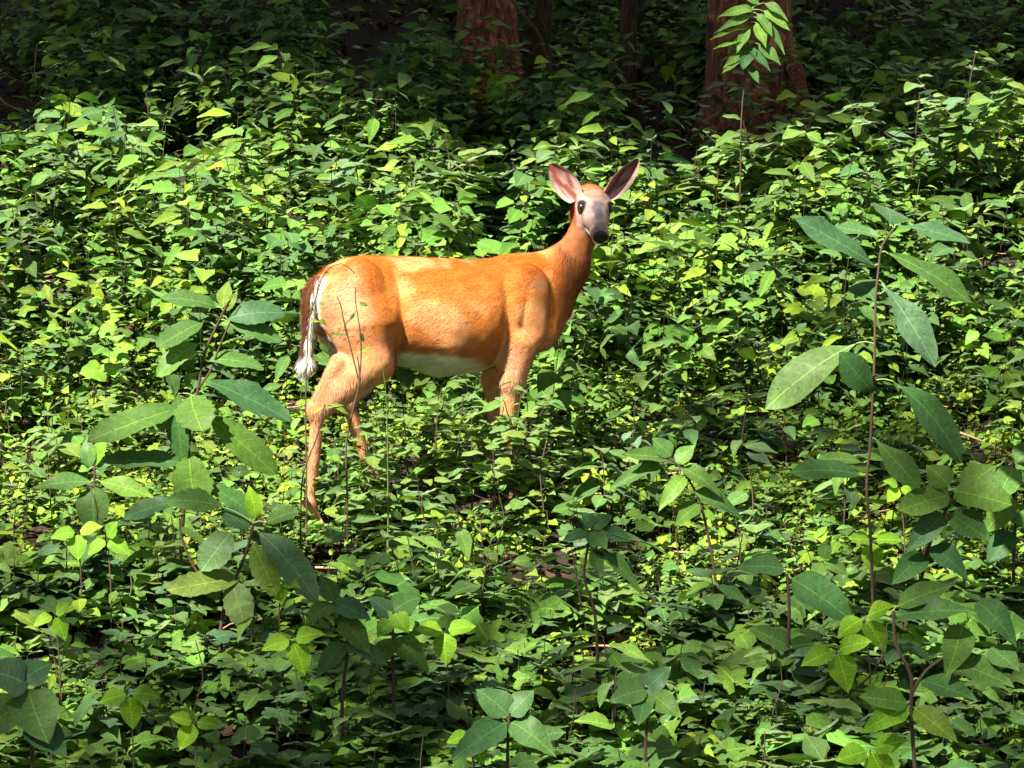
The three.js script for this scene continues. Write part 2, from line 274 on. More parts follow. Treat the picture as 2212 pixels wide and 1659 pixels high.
// torso: x, top, bottom, half width
const TORSO = [[-0.43, 0.90, 0.83, 0.03], [-0.41, 0.945, 0.77, 0.085], [-0.37, 0.985, 0.70, 0.12], [-0.30, 1.012, 0.66, 0.145], [-0.22, 1.020, 0.64, 0.155], [-0.10, 1.016, 0.612, 0.175], [0.05, 1.010, 0.575, 0.195], [0.18, 1.004, 0.588, 0.178], [0.30, 1.012, 0.605, 0.150], [0.38, 1.010, 0.625, 0.138], [0.46, 0.985, 0.665, 0.120], [0.52, 0.950, 0.72, 0.090], [0.56, 0.90, 0.79, 0.05]];
function torso(x, y, z) {
  const n = TORSO.length, xc = clamp(x, TORSO[0][0], TORSO[n - 1][0]); let i = 0; while (i < n - 2 && xc > TORSO[i + 1][0]) i++;
  const A = TORSO[i], B = TORSO[i + 1], t0 = (xc - A[0]) / (B[0] - A[0]), t = t0 * t0 * (3 - 2 * t0) * 0.5 + t0 * 0.5, top = lerp(A[1], B[1], t), bot = lerp(A[2], B[2], t), w = lerp(A[3], B[3], t);
  const cy = lerp(bot, top, 0.47), ry = y > cy ? top - cy : cy - bot, dy = (y - cy) / ry, dz = z / (w * (y > cy ? 1 - 0.20 * dy * dy : 1)), q = Math.sqrt(dy * dy + dz * dz), d = (q - 1) * Math.min(ry, w), dx = x - xc;
  return dx === 0 ? d : Math.sqrt(Math.max(d, 0) ** 2 + dx * dx);
}
// neck
cone(V(0.44, 0.86, 0), V(0.570, 0.985, 0.005), 0.116, 0.078, 0.05, 1.2); cone(V(0.570, 0.985, 0.005), V(0.638, 1.115, 0.02), 0.076, 0.051, 0.03, 1.15); cone(V(0.638, 1.115, 0.02), V(0.654, 1.180, 0.045), 0.052, 0.048, 0.03);
cone(V(0.34, 0.965, 0), V(0.52, 0.985, 0), 0.045, 0.05, 0.05); cone(V(0.49, 0.80, 0), V(0.585, 0.955, 0), 0.068, 0.052, 0.05);
// shoulders and front legs
for (const s of [-1, 1]) {
  ball(V(0.375, 0.835, 0.085 * s), V(0.10, 0.150, 0.064), 0.022); ball(V(0.435, 0.75, 0.075 * s), V(0.075, 0.085, 0.055), 0.035); ball(V(0.325, 0.72, 0.085 * s), V(0.060, 0.085, 0.052), 0.016);
  const kx = s > 0 ? 0.296 : 0.315, foot = footOf(kx + 0.01, 0.085 * s), knee = 0.365 + foot * 0.6;
  cone(V(0.345, 0.69, 0.092 * s), V(0.312, 0.55, 0.09 * s), 0.066, 0.046, 0.035); cone(V(0.312, 0.55, 0.09 * s), V(kx, knee, 0.088 * s), 0.045, 0.026, 0.02);
  ball(V(kx + 0.004, knee, 0.088 * s), V(0.030, 0.042, 0.028), 0.015); cone(V(kx, knee, 0.088 * s), V(kx - 0.004, foot + 0.13, 0.086 * s), 0.022, 0.0165, 0.015);
  ball(V(kx - 0.004, foot + 0.125, 0.086 * s), V(0.024, 0.028, 0.021), 0.012); cone(V(kx, foot + 0.12, 0.086 * s), V(kx + 0.025, foot + 0.055, 0.086 * s), 0.018, 0.019, 0.012);
  for (const q of [-1, 1]) cone(V(kx + 0.026, foot + 0.05, 0.086 * s + 0.011 * q), V(kx + 0.052, foot + 0.012, 0.086 * s + 0.012 * q), 0.019, 0.012, 0.004);
}
// haunches and hind legs
for (const s of [-1, 1]) {
  const near = s > 0;
  ball(V(near ? -0.285 : -0.27, 0.815, 0.092 * s), V(0.120, 0.190, 0.080), 0.016); ball(V(-0.375, 0.845, 0.066 * s), V(0.062, 0.110, 0.056), 0.035);
  const hip = V(-0.26, 0.76, 0.105 * s), stifle = near ? V(-0.245, 0.635, 0.118 * s) : V(-0.16, 0.64, 0.115 * s), hock = near ? V(-0.452, 0.447, 0.1 * s) : V(-0.268, 0.475, 0.1 * s);
  const fx = near ? -0.482 : -0.172, foot = footOf(fx, 0.1 * s), fet = V(fx, foot + 0.125, 0.1 * s);
  cone(hip, stifle, 0.115, 0.078, 0.035, 1.15); cone(stifle, lerpV(stifle, hock, 0.55), 0.074, 0.050, 0.03); cone(lerpV(stifle, hock, 0.5), hock, 0.052, 0.031, 0.02, 1.15);
  cone(near ? V(-0.37, 0.63, 0.1 * s) : V(-0.27, 0.63, 0.1 * s), hock.clone().add(V(-0.02, 0.022, 0)), 0.032, 0.017, 0.025);
  ball(hock.clone().add(V(-0.008, 0.008, 0)), V(0.034, 0.040, 0.026), 0.010); cone(hock, fet, 0.0245, 0.0165, 0.012); ball(fet, V(0.026, 0.03, 0.022), 0.012);
  cone(fet, V(fx + 0.028, foot + 0.055, 0.1 * s), 0.019, 0.02, 0.012); for (const q of [-1, 1]) cone(V(fx + 0.03, foot + 0.05, 0.1 * s + 0.011 * q), V(fx + 0.058, foot + 0.012, 0.1 * s + 0.012 * q), 0.019, 0.012, 0.004);
}
function lerpV(a, b, t) { return a.clone().lerp(b, t); }
const bodyPrims = prims.length;
// head, told along its own forward, up and side axes
const headAxes = [headF, headU, headS];
const hb = (f, u, s, rf, ru, rs, k) => ball(headPoint(f, u, s), V(rf, ru, rs).multiplyScalar(HS), k, headAxes), hc = (p, q, ra, rb, k, flat = 1) => prims.push({ kind: 0, a: headPoint(...p), b: headPoint(...q), ra: ra * HS, rb: rb * HS, k, flat: 1 });
hb(-0.060, 0.000, 0, 0.080, 0.050, 0.056, 0.03); hb(-0.005, 0.004, 0, 0.050, 0.038, 0.052, 0.02); hb(-0.035, 0.020, 0, 0.045, 0.024, 0.056, 0.02);
for (const s of [-1, 1]) { hb(0.000, 0.014, 0.043 * s, 0.026, 0.020, 0.015, 0.012); hb(-0.025, -0.040, 0.030 * s, 0.060, 0.042, 0.030, 0.02); hb(0.145, -0.032, 0.014 * s, 0.036, 0.020, 0.016, 0.010); hb(0.04, -0.022, 0.026 * s, 0.05, 0.024, 0.014, 0.012); }
hc([0.0, 0.0, 0], [0.10, -0.014, 0], 0.045, 0.029, 0.022); hc([0.10, -0.014, 0], [0.165, -0.021, 0], 0.029, 0.024, 0.014); hb(0.178, -0.022, 0, 0.024, 0.024, 0.027, 0.012);
hc([-0.05, -0.062, 0], [0.09, -0.056, 0], 0.034, 0.020, 0.02); hc([0.09, -0.056, 0], [0.160, -0.052, 0], 0.020, 0.017, 0.008);
hc([-0.10, -0.02, 0], [-0.13, -0.09, 0], 0.05, 0.055, 0.03);
function smin(a, b, k) { const h = Math.max(k - Math.abs(a - b), 0) / k; return Math.min(a, b) - h * h * k * 0.25; }
for (const p of prims) { if (p.kind === 0) { p.d = p.b.clone().sub(p.a); p.l2 = p.d.lengthSq(); p.reach = Math.sqrt(p.l2) / 2 + Math.max(p.ra, p.rb) + 0.09; p.mid = p.a.clone().add(p.b).multiplyScalar(0.5); } else { p.mid = p.c; p.reach = Math.max(p.r.x, p.r.y, p.r.z) + 0.09; } }
// hollows between the muscles: from x, y to x, y, width, depth
const GROOVES = [[-0.15, 0.99, -0.135, 0.66, 0.022, 0.016], [0.275, 0.92, 0.265, 0.64, 0.022, 0.012], [0.475, 0.95, 0.45, 0.70, 0.02, 0.010], [0.33, 0.76, 0.40, 0.66, 0.014, 0.010], [0.36, 0.90, 0.33, 0.74, 0.012, 0.006], [-0.33, 0.93, -0.34, 0.72, 0.02, 0.009], [-0.08, 0.72, 0.2, 0.64, 0.03, -0.006]].map((g) => [...g, g[2] - g[0], g[3] - g[1], (g[2] - g[0]) ** 2 + (g[3] - g[1]) ** 2]);
function field(x, y, z) {
  let d = x < 0.75 && y < 1.2 ? torso(x, y, z) : 1;
  for (let i = 0; i < prims.length; i++) {
    const p = prims[i], mx = x - p.mid.x, my = y - p.mid.y, mz = z - p.mid.z; if (mx * mx + my * my + mz * mz > p.reach * p.reach && d < 0.09) continue;
    let e;
    if (p.kind === 0) {
      const ax = x - p.a.x, ay = y - p.a.y, az = (z - p.a.z), t = clamp((ax * p.d.x + ay * p.d.y + az * p.d.z) / p.l2, 0, 1), qx = ax - p.d.x * t, qy = ay - p.d.y * t, qz = (az - p.d.z * t) * p.flat;
      e = Math.sqrt(qx * qx + qy * qy + qz * qz) - (p.ra + (p.rb - p.ra) * t);
    } else {
      let px = mx, py = my, pz = mz;
      if (p.axes) { const [f, u, s] = p.axes; px = mx * f.x + my * f.y + mz * f.z; py = mx * u.x + my * u.y + mz * u.z; pz = mx * s.x + my * s.y + mz * s.z; }
      px /= p.r.x; py /= p.r.y; pz /= p.r.z; const k0 = Math.sqrt(px * px + py * py + pz * pz); px /= p.r.x; py /= p.r.y; pz /= p.r.z; const k1 = Math.sqrt(px * px + py * py + pz * pz) + 1e-9; e = k0 * (k0 - 1) / k1;
    }
    d = smin(d, e, p.k);
  }
  if (y > 0.6 && y < 1.02 && x > -0.3 && x < 0.56 && d < 0.05) for (const G of GROOVES) { const az = Math.abs(z), t = clamp(((x - G[0]) * G[6] + (y - G[1]) * G[7]) / G[8], 0, 1), gx = x - G[0] - G[6] * t, gy = y - G[1] - G[7] * t, q = (gx * gx + gy * gy) / (G[4] * G[4]); if (q < 6 && az > 0.05) d += G[5] * Math.exp(-q) * smooth(0.05, 0.09, az) * Math.sin(Math.PI * (0.1 + 0.8 * t)); }
  return d;
}
// surface nets over a box; keep(x, y, z) says which cells belong to this mesh
function surface(lo, hi, h, keep) {
  const nx = Math.ceil((hi.x - lo.x) / h) + 1, ny = Math.ceil((hi.y - lo.y) / h) + 1, nz = Math.ceil((hi.z - lo.z) / h) + 1, F = new Float32Array(nx * ny * nz), B = 6, at = (i, j, k) => (k * ny + j) * nx + i;
  for (let k0 = 0; k0 < nz; k0 += B) for (let j0 = 0; j0 < ny; j0 += B) for (let i0 = 0; i0 < nx; i0 += B) {
    const c = field(lo.x + (i0 + B / 2) * h, lo.y + (j0 + B / 2) * h, lo.z + (k0 + B / 2) * h), skip = Math.abs(c) > B * h * 1.8;
    for (let k = k0; k < Math.min(nz, k0 + B); k++) for (let j = j0; j < Math.min(ny, j0 + B); j++) for (let i = i0; i < Math.min(nx, i0 + B); i++) F[at(i, j, k)] = skip ? c : field(lo.x + i * h, lo.y + j * h, lo.z + k * h);
  }
  const id = new Int32Array(nx * ny * nz).fill(-1), pos = [], idx = [];
  for (let k = 0; k < nz - 1; k++) for (let j = 0; j < ny - 1; j++) for (let i = 0; i < nx - 1; i++) {
    let x = 0, y = 0, z = 0, n = 0;
    for (let e = 0; e < 12; e++) {
      const ax = e >> 2, u = e & 1, v = (e >> 1) & 1, a = ax === 0 ? [0, u, v] : ax === 1 ? [u, 0, v] : [u, v, 0], b = a.slice(); b[ax] = 1;
      const fa = F[at(i + a[0], j + a[1], k + a[2])], fb = F[at(i + b[0], j + b[1], k + b[2])]; if ((fa < 0) === (fb < 0)) continue;
      const t = fa / (fa - fb); x += a[0] + (b[0] - a[0]) * t; y += a[1] + (b[1] - a[1]) * t; z += a[2] + (b[2] - a[2]) * t; n++;
    }
    if (!n) continue;
    const X = lo.x + (i + x / n) * h, Y = lo.y + (j + y / n) * h, Z = lo.z + (k + z / n) * h; if (!keep(X, Y, Z)) continue;
    id[at(i, j, k)] = pos.length / 3; pos.push(X, Y, Z);
  }
  const quad = (a, b, c, d, flip) => { if (a < 0 || b < 0 || c < 0 || d < 0) return; if (flip) idx.push(a, b, c, a, c, d); else idx.push(a, c, b, a, d, c); };
  for (let k = 1; k < nz - 1; k++) for (let j = 1; j < ny - 1; j++) for (let i = 1; i < nx - 1; i++) {
    const f = F[at(i, j, k)] < 0;
    if (f !== F[at(i + 1, j, k)] < 0) quad(id[at(i, j, k)], id[at(i, j - 1, k)], id[at(i, j - 1, k - 1)], id[at(i, j, k - 1)], f);
    if (f !== F[at(i, j + 1, k)] < 0) quad(id[at(i, j, k)], id[at(i, j, k - 1)], id[at(i - 1, j, k - 1)], id[at(i - 1, j, k)], f);
    if (f !== F[at(i, j, k + 1)] < 0) quad(id[at(i, j, k)], id[at(i - 1, j, k)], id[at(i - 1, j - 1, k)], id[at(i, j - 1, k)], f);
  }
  const nor = new Float32Array(pos.length), e = 0.004;
  for (let i = 0; i < pos.length; i += 3) { const [x, y, z] = [pos[i], pos[i + 1], pos[i + 2]], v = V(field(x + e, y, z) - field(x - e, y, z), field(x, y + e, z) - field(x, y - e, z), field(x, y, z + e) - field(x, y, z - e)).normalize(); nor[i] = v.x; nor[i + 1] = v.y; nor[i + 2] = v.z; }
  const g = new THREE.BufferGeometry(); g.setAttribute('position', new THREE.Float32BufferAttribute(pos, 3)); g.setAttribute('normal', new THREE.BufferAttribute(nor, 3)); g.setIndex(idx); return g;
}
const mix3 = (a, b, t) => [lerp(a[0], b[0], t), lerp(a[1], b[1], t), lerp(a[2], b[2], t)];
const FUR = { back: [0.40, 0.105, 0.012], flank: [0.50, 0.168, 0.034], leg: [0.50, 0.245, 0.135], white: [0.72, 0.69, 0.66], pale: [0.44, 0.33, 0.28], face: [0.27, 0.180, 0.175], bridge: [0.090, 0.074, 0.092], brow: [0.24, 0.085, 0.045], neck: [0.175, 0.058, 0.020], tail: [0.12, 0.042, 0.02], black: [0.010, 0.008, 0.008], hoof: [0.03, 0.025, 0.02], tarsal: [0.40, 0.22, 0.12] };
function headCoord(x, y, z) { const v = V(x, y, z).sub(headAt); const f = v.dot(headF) / HS; return [f > 0 ? f / 0.79 : f, v.dot(headU) / HS, v.dot(headS) / HS]; }
function coat(x, y, z) {
  const n1 = N(x * 9, y * 9, z * 9), n2 = N(x * 28, y * 28, z * 28), n3 = N(x * 70, y * 70, z * 70);
  const [hf, hu, hs] = headCoord(x, y, z), as = Math.abs(hs);
  let c = mix3(FUR.back, FUR.flank, smooth(1.0, 0.84, y + 0.03 * n1 + 0.02 * n2));
  c = mix3(c, FUR.neck, smooth(0.46, 0.56, x + 0.03 * n1) * smooth(0.7, 0.9, y));
  c = mix3(c, FUR.leg, smooth(0.78, 0.62, y + 0.05 * n1) * (x < -0.16 || x > 0.25 ? 1 : 0.25));
  c = mix3(c, FUR.leg, 0.6 * smooth(-0.30, -0.36, x + 0.02 * n1) * smooth(0.98, 0.86, y));
  { const m = N(x * 5 + 3, y * 6, z * 5), m2 = N(x * 14, y * 11 + 5, z * 14), off = 1 - 0.9 * smooth(0.46, 0.56, x) * smooth(0.7, 0.9, y); c = mix3(c, [0.62, 0.295, 0.125], smooth(0.0, 0.36, m + 0.5 * m2) * 0.85 * off); c = mix3(c, [0.30, 0.085, 0.014], smooth(0.08, 0.5, -m + 0.5 * m2) * 0.35); c = mix3(c, [0.60, 0.36, 0.22], smooth(0.12, 0.02, Math.hypot(x + 0.33, (y - 0.86) * 0.8) + 0.05 * m2) * 0.55 * (z > 0 ? 1 : 0)); }  // mottled fur; the pale patches put sunlight into the coat colour
  // white underside, between and inside the legs, edge uneven as hair is
  const belly = x > -0.165 && x < 0.30 ? smooth(-0.165, -0.13, x) * smooth(0.022, -0.006, y - (0.655 - 0.20 * clamp(x - 0.02, 0, 0.3) + 0.012 * n1 + 0.012 * n2)) * smooth(0.27, 0.22, x) * smooth(0.55, 0.57, y) : 0; c = mix3(c, FUR.white, belly * 0.92);
  if (y < 0.72 && Math.abs(z) < 0.082 && y > 0.30) c = mix3(c, FUR.white, smooth(0.082, 0.062, Math.abs(z) + 0.008 * n2) * (x > 0.2 ? 0 : 0.6));
  if (x > 0.44 && y < 0.80 && Math.abs(z) < 0.075) c = mix3(c, FUR.white, smooth(0.80, 0.72, y + 0.02 * n1) * 0.7);
  // rump patch on both sides of the tail
  const rump = smooth(-0.388, -0.408, x + 0.008 * n2) * smooth(0.950, 0.93, y + 0.01 * n1) * smooth(0.70, 0.78, y) * smooth(0.096, 0.080, Math.abs(z) + 0.008 * n2); c = mix3(c, FUR.white, rump * 0.8);
  // hocks, pasterns and hooves
  const low = y - footOf(x, z); if (y < 0.4) { c = mix3(c, FUR.leg, 0.5); if (low < 0.055) c = FUR.hoof; }
  if (hf > -0.12 && hu > -0.12 && y > 1.02) {
    const on = smooth(-0.095, -0.05, hf + 0.015 * n1) * smooth(-0.085, -0.04, hu + 0.02 * n1 + 0.25 * Math.max(0, hf)); const on0 = hu < -0.015 ? smooth(-0.055 - hu * 0.9, -0.015 - hu * 0.9, hf + 0.01 * n2) : 1; let f = FUR.face;
    f = mix3(f, FUR.brow, smooth(0.03, -0.005, hf + 0.012 * n1) * smooth(0.052, 0.020, as + 0.016 * n2) * smooth(0.004, 0.022, hu) * (0.35 + 0.65 * smooth(-0.1, 0.3, n1 + 0.6 * n2)));
    f = mix3(f, FUR.brow, smooth(-0.03, -0.06, hf) * 0.75);
    f = mix3(f, FUR.bridge, 0.9 * smooth(0.016, 0.040, hf + 0.010 * n2) * smooth(0.027 - 0.1 * hf, 0.014 - 0.05 * hf, as + 0.008 * n2) * smooth(0.15, 0.11, hf) * smooth(0.0, 0.012, hu));
    f = mix3(f, FUR.bridge, smooth(0.13, 0.15, hf) * smooth(0.03, 0.02, as) * 0.5 * smooth(-0.03, -0.015, hu));
    const ring = Math.hypot(hf - 0.014, (hu - 0.010) * 1.05, (as - 0.048) * 0.8); f = mix3(f, FUR.pale, smooth(0.046, 0.028, ring) * 0.15); f = mix3(f, FUR.black, smooth(0.031, 0.024, ring));
    f = mix3(f, FUR.black, smooth(0.006, 0.003, Math.abs(hf - 0.026 - (0.004 - hu) * 0.6)) * smooth(0.03, 0.04, as) * smooth(-0.03, -0.02, hu) * smooth(0.012, 0.004, hu) * 0.8);
    f = mix3(f, FUR.white, smooth(-0.045, -0.058, hu) * smooth(-0.02, 0.03, hf) * 0.85);
    const lip = -0.047 + 0.03 * smooth(0.1, 0.0, hf); f = mix3(f, FUR.black, smooth(0.009, 0.006, Math.abs(hu - lip)) * smooth(0.055, 0.065, hf));
    f = mix3(f, FUR.black, smooth(0.020, 0.014, Math.hypot(hf - 0.115, hu + 0.050) * 0.8) * smooth(0.006, 0.012, as));
    f = mix3(f, FUR.pale, smooth(0.012, 0.008, Math.abs(hf - 0.150)) * smooth(0.017, 0.024, as) * 0.8);
    c = mix3(c, f, on * on0);
  }
    const streak = N(x * 9 + y * 5, y * 42 - x * 14, z * 42), g = 1 + 0.2 * n2 + 0.16 * n3 + 0.2 * streak; return [c[0] * g, c[1] * g * (1 + 0.05 * n1), c[2] * g];
}
function dye(g, f) { const p = g.attributes.position, a = new Float32Array(p.count * 3); for (let i = 0; i < p.count; i++) { const c = f(p.getX(i), p.getY(i), p.getZ(i), i); a.set(c.map((x) => clamp(x, 0.004, 0.9)), i * 3); } g.setAttribute('color', new THREE.BufferAttribute(a, 3)); return g; }
// ears: cupped leaves of skin with an inner and an outer face, thicker at the root
function ear(root, tip, open, wide, cup, mirror) {
  const L = tip.clone().sub(root), len = L.length(); L.normalize(); const O = open.clone().addScaledVector(L, -open.dot(L)).normalize(), W = new THREE.Vector3().crossVectors(L, O).multiplyScalar(mirror), nt = 22, ns = 14, pos = [], col = [], idx = [];
  const inner = (t, s) => { const a = Math.abs(s); return a > 0.9 ? [0.40, 0.30, 0.25] : mix3(mix3([0.11, 0.028, 0.018], [0.36, 0.25, 0.245], smooth(0.35, 0.75, a + 0.45 * (0.55 - t) + 0.3 * N(t * 5, s * 3) + 0.1 * N(t * 20, s * 9))), [0.34, 0.25, 0.235], smooth(-0.1, 0.45, N(t * 3, s * 18, 6)) * smooth(0.95, 0.4, t) * 0.55); };
  for (const face of [0, 1]) for (let i = 0; i <= nt; i++) for (let j = 0; j <= ns; j++) {
    const t = i / nt, s = j / ns * 2 - 1, w = wide * Math.pow(Math.sin(Math.PI * (0.16 + 0.84 * Math.pow(t, 0.9))), 0.62) * (t > 0.97 ? 0.75 : 1), edge = 1 - Math.abs(s) ** 3;
    const dep = cup * w * (s * s) * (1.15 - 0.45 * t) - 0.010 * Math.sin(t * 3) + (face ? -0.0045 * edge * (1.6 - t) : 0), sw = Math.sin(s * 1.25) / Math.sin(1.25);
    const p = root.clone().addScaledVector(L, t * len).addScaledVector(W, w * sw).addScaledVector(O, dep); pos.push(p.x, p.y, p.z);
    const rim = smooth(0.80, 0.95, Math.abs(s)); col.push(...(face ? mix3([0.33, 0.16, 0.08], [0.12, 0.06, 0.04], smooth(0.7, 1, t)) : mix3(inner(t, s), t > 0.92 ? [0.45, 0.40, 0.30] : [0.36, 0.28, 0.23], rim * (0.6 + 0.4 * N(t * 20, s * 4)))));
  }
  const row = ns + 1, per = row * (nt + 1);
  for (const f of [0, 1]) for (let i = 0; i < nt; i++) for (let j = 0; j < ns; j++) { const a = f * per + i * row + j, b = a + row; if ((mirror > 0) === (f === 0)) idx.push(a, a + 1, b, b, a + 1, b + 1); else idx.push(a, b, a + 1, b, b + 1, a + 1); }
  const g = new THREE.BufferGeometry(); g.setAttribute('position', new THREE.Float32BufferAttribute(pos, 3)); g.setAttribute('color', new THREE.Float32BufferAttribute(col, 3)); g.setIndex(idx); g.computeVertexNormals(); return g;
}
function tailShape() {
  const pts = [V(-0.405, 0.945, 0), V(-0.436, 0.925, 0.003), V(-0.452, 0.86, 0.004), V(-0.456, 0.76, 0), V(-0.458, 0.66, -0.008), V(-0.462, 0.585, -0.016)], curve = new THREE.CatmullRomCurve3(pts), n = 40, m = 20, pos = [], col = [], idx = [];
  for (let i = 0; i <= n; i++) {
    const t = i / n, p = curve.getPoint(t), w = (0.019 + 0.020 * smooth(0, 0.35, t)) * (1 - 0.25 * smooth(0.45, 0.7, t) + 0.5 * smooth(0.8, 0.92, t)) * (i === n ? 0.05 : 1) * (1 - 0.5 * smooth(0.93, 1, t)), th = w * 0.5;
    for (let j = 0; j <= m; j++) {
      const a = j / m * 2 * Math.PI, r = 1 + 0.10 * N(a * 3, t * 12, 2), x = -Math.cos(a), z = Math.sin(a); pos.push(p.x + x * th * r, p.y + 0.006 * N(j, t * 20), p.z + z * w * r);
      const turned = a - 0.15, out = Math.cos(turned) > 0.42 + 0.3 * N(t * 9, a) + 0.35 * smooth(0.3, 0.7, t), tipw = smooth(0.80, 0.86, t + 0.04 * N(a * 2, 3)); const c = out ? mix3(mix3(FUR.neck, FUR.tail, smooth(0.15, 0.5, t)), FUR.white, tipw) : FUR.white; col.push(...c);
    }
  }
  for (let i = 0; i < n; i++) for (let j = 0; j < m; j++) { const a = i * (m + 1) + j, b = a + m + 1; idx.push(a, b, a + 1, b, b + 1, a + 1); }
  const g = new THREE.BufferGeometry(); g.setAttribute('position', new THREE.Float32BufferAttribute(pos, 3)); g.setAttribute('color', new THREE.Float32BufferAttribute(col, 3)); g.setIndex(idx); g.computeVertexNormals(); return g;
}
{
  const inHead = (x, y, z) => V(x, y, z).distanceTo(headPoint(0.04, -0.02, 0)) < 0.178;
  const nearHead = (x, y, z) => V(x, y, z).distanceTo(headPoint(0.04, -0.02, 0)) < 0.158;
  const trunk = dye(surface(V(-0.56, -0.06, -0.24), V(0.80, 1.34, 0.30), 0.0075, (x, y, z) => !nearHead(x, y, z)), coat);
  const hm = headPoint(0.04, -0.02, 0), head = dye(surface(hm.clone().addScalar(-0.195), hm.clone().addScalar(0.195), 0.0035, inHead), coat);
  const toward = V(-Math.sin(DEER_TURN), 0, Math.cos(DEER_TURN));
  // headS points to its left as it looks at the road, so the ear shown at the left of its face stands at -side
  const px = (X, Y, z) => { const w = spot(X, Y, 12 - z); return V((w.x - deerAt.x) * Math.cos(DEER_TURN) - (w.z - deerAt.z) * Math.sin(DEER_TURN), w.y - deerAt.y, (w.x - deerAt.x) * Math.sin(DEER_TURN) + (w.z - deerAt.z) * Math.cos(DEER_TURN)); };
  const earA = ear(px(1246, 431, -0.20), px(1187, 354, -0.22), toward.clone().add(V(-0.05, 0.05, 0)), 0.047, 1.15, 1), earB = ear(px(1308, 423, -0.20), px(1380, 343, -0.25), toward.clone().add(V(0.42, 0.05, 0)), 0.038, 1.25, 1);
  const tail = tailShape();
  const body = mergeGeometries([trunk, head, earA, earB, tail]);
  const deer = thing('deer', 'reddish tan doe standing side-on in the undergrowth with her head turned to face out', 'deer', deerAt);
  deer.rotation.y = DEER_TURN;
  const hide = new THREE.MeshPhysicalMaterial({ vertexColors: true, roughness: 0.8, specularIntensity: 0.35, sheen: 0.06, sheenColor: rgb(0.9, 0.7, 0.5), sheenRoughness: 0.5, side: THREE.DoubleSide });
  part('body', body, hide, deer);
  const eyeM = new THREE.MeshPhysicalMaterial({ color: rgb(0.012, 0.008, 0.006), roughness: 0.2, clearcoat: 0.4, clearcoatRoughness: 0.1 });
  for (const s of [-1, 1]) { const e = part('eye', new THREE.SphereGeometry(0.0185, 24, 16), eyeM, deer); e.position.copy(headPoint(0.014, 0.009, 0.0465 * s)); e.userData.label = 'glossy black eye'; }
  { // nose pad with two nostrils pressed in
    const g = new THREE.SphereGeometry(1, 36, 28), p = g.attributes.position;
    for (let i = 0; i < p.count; i++) { let f = p.getX(i), u = p.getY(i), s = p.getZ(i); const q = Math.hypot(Math.abs(s) - 0.52, u + 0.12), dent = 0.35 * smooth(0.34, 0.12, q) * smooth(0.2, 0.6, f); f -= dent; const w = 0.026 * (1 - 0.28 * smooth(0.1, -0.9, u)), v = headPoint(0.194 + f * 0.020 + 0.006 * u, -0.028 + u * 0.0255, s * w * 1.08); p.setXYZ(i, v.x, v.y, v.z); }
    g.computeVertexNormals(); const nm = new THREE.MeshPhysicalMaterial({ color: rgb(0.008, 0.007, 0.008), roughness: 0.5, specularIntensity: 0.5, clearcoat: 0.15, clearcoatRoughness: 0.3 }); part('nose', g, nm, deer).userData.label = 'moist black nose pad';
  }
  // short coat hairs lying along the body
  const P = body.attributes.position, Nn = body.attributes.normal, C = body.attributes.color, I = body.index, r = rng(77), hp = [], hn = [], hcol = [];
  const a = new THREE.Vector3(), b = new THREE.Vector3(), c = new THREE.Vector3(), q = new THREE.Vector3(), nn = new THREE.Vector3();
  const tailFrom = trunk.attributes.position.count + head.attributes.position.count + earA.attributes.position.count + earB.attributes.position.count, headFrom = trunk.attributes.position.count;
  for (let t = 0; t < I.count; t += 3) {
    const [i, j, k] = [I.getX(t), I.getX(t + 1), I.getX(t + 2)]; a.fromBufferAttribute(P, i); b.fromBufferAttribute(P, j); c.fromBufferAttribute(P, k);
    const area = new THREE.Vector3().crossVectors(b.clone().sub(a), c.clone().sub(a)).length() / 2, isTail = i >= tailFrom, isHead = i >= headFrom && !isTail; if (isHead && i >= tailFrom - earB.attributes.position.count - earA.attributes.position.count) continue;
    let want = area * (isTail ? 90000 : isHead ? 60000 : 62000); want = Math.floor(want) + (r() < want % 1 ? 1 : 0);
    for (let w = 0; w < want; w++) {
      let u = r(), v = r(); if (u + v > 1) { u = 1 - u; v = 1 - v; }
      q.copy(a).multiplyScalar(1 - u - v).addScaledVector(b, u).addScaledVector(c, v); nn.fromBufferAttribute(Nn, i).normalize(); if (q.y < 0.12) continue;
      const flow = isHead ? headF.clone().multiplyScalar(-1) : isTail || q.y < 0.6 ? V(-0.1, -1, 0) : q.x > 0.48 && q.y > 0.9 ? V(-0.45, -0.9, 0) : V(-1, -0.35, 0);
      flow.x += (r() - 0.5) * 0.35; flow.y += (r() - 0.5) * 0.35; flow.z += (r() - 0.5) * 0.35; flow.addScaledVector(nn, -flow.dot(nn)).normalize().addScaledVector(nn, isTail ? 0.5 : 0.16 + 0.16 * r()).normalize();
      const len = (isTail ? 0.030 : isHead ? 0.006 : 0.018) * (0.6 + 0.8 * r()) * (q.y > 0.55 && q.y < 0.70 && q.x > -0.2 && q.x < 0.3 ? 1.5 : 1), wid = isHead ? 0.0006 : 0.0011, side = new THREE.Vector3().crossVectors(flow, nn).normalize().multiplyScalar(wid), sh = 0.78 + 0.44 * r();
      hp.push(q.x - side.x, q.y - side.y, q.z - side.z, q.x + side.x, q.y + side.y, q.z + side.z, q.x + flow.x * len, q.y + flow.y * len, q.z + flow.z * len);
      for (let e = 0; e < 3; e++) { hn.push(nn.x, nn.y, nn.z); hcol.push(C.getX(i) * sh, C.getY(i) * sh, C.getZ(i) * sh); }
    }
  }
  const fur = new THREE.BufferGeometry(); fur.setAttribute('position', new THREE.Float32BufferAttribute(hp, 3)); fur.setAttribute('normal', new THREE.Float32BufferAttribute(hn, 3)); fur.setAttribute('color', new THREE.Float32BufferAttribute(hcol, 3));
  part('fur', fur, hide, deer).userData.kind = 'stuff';
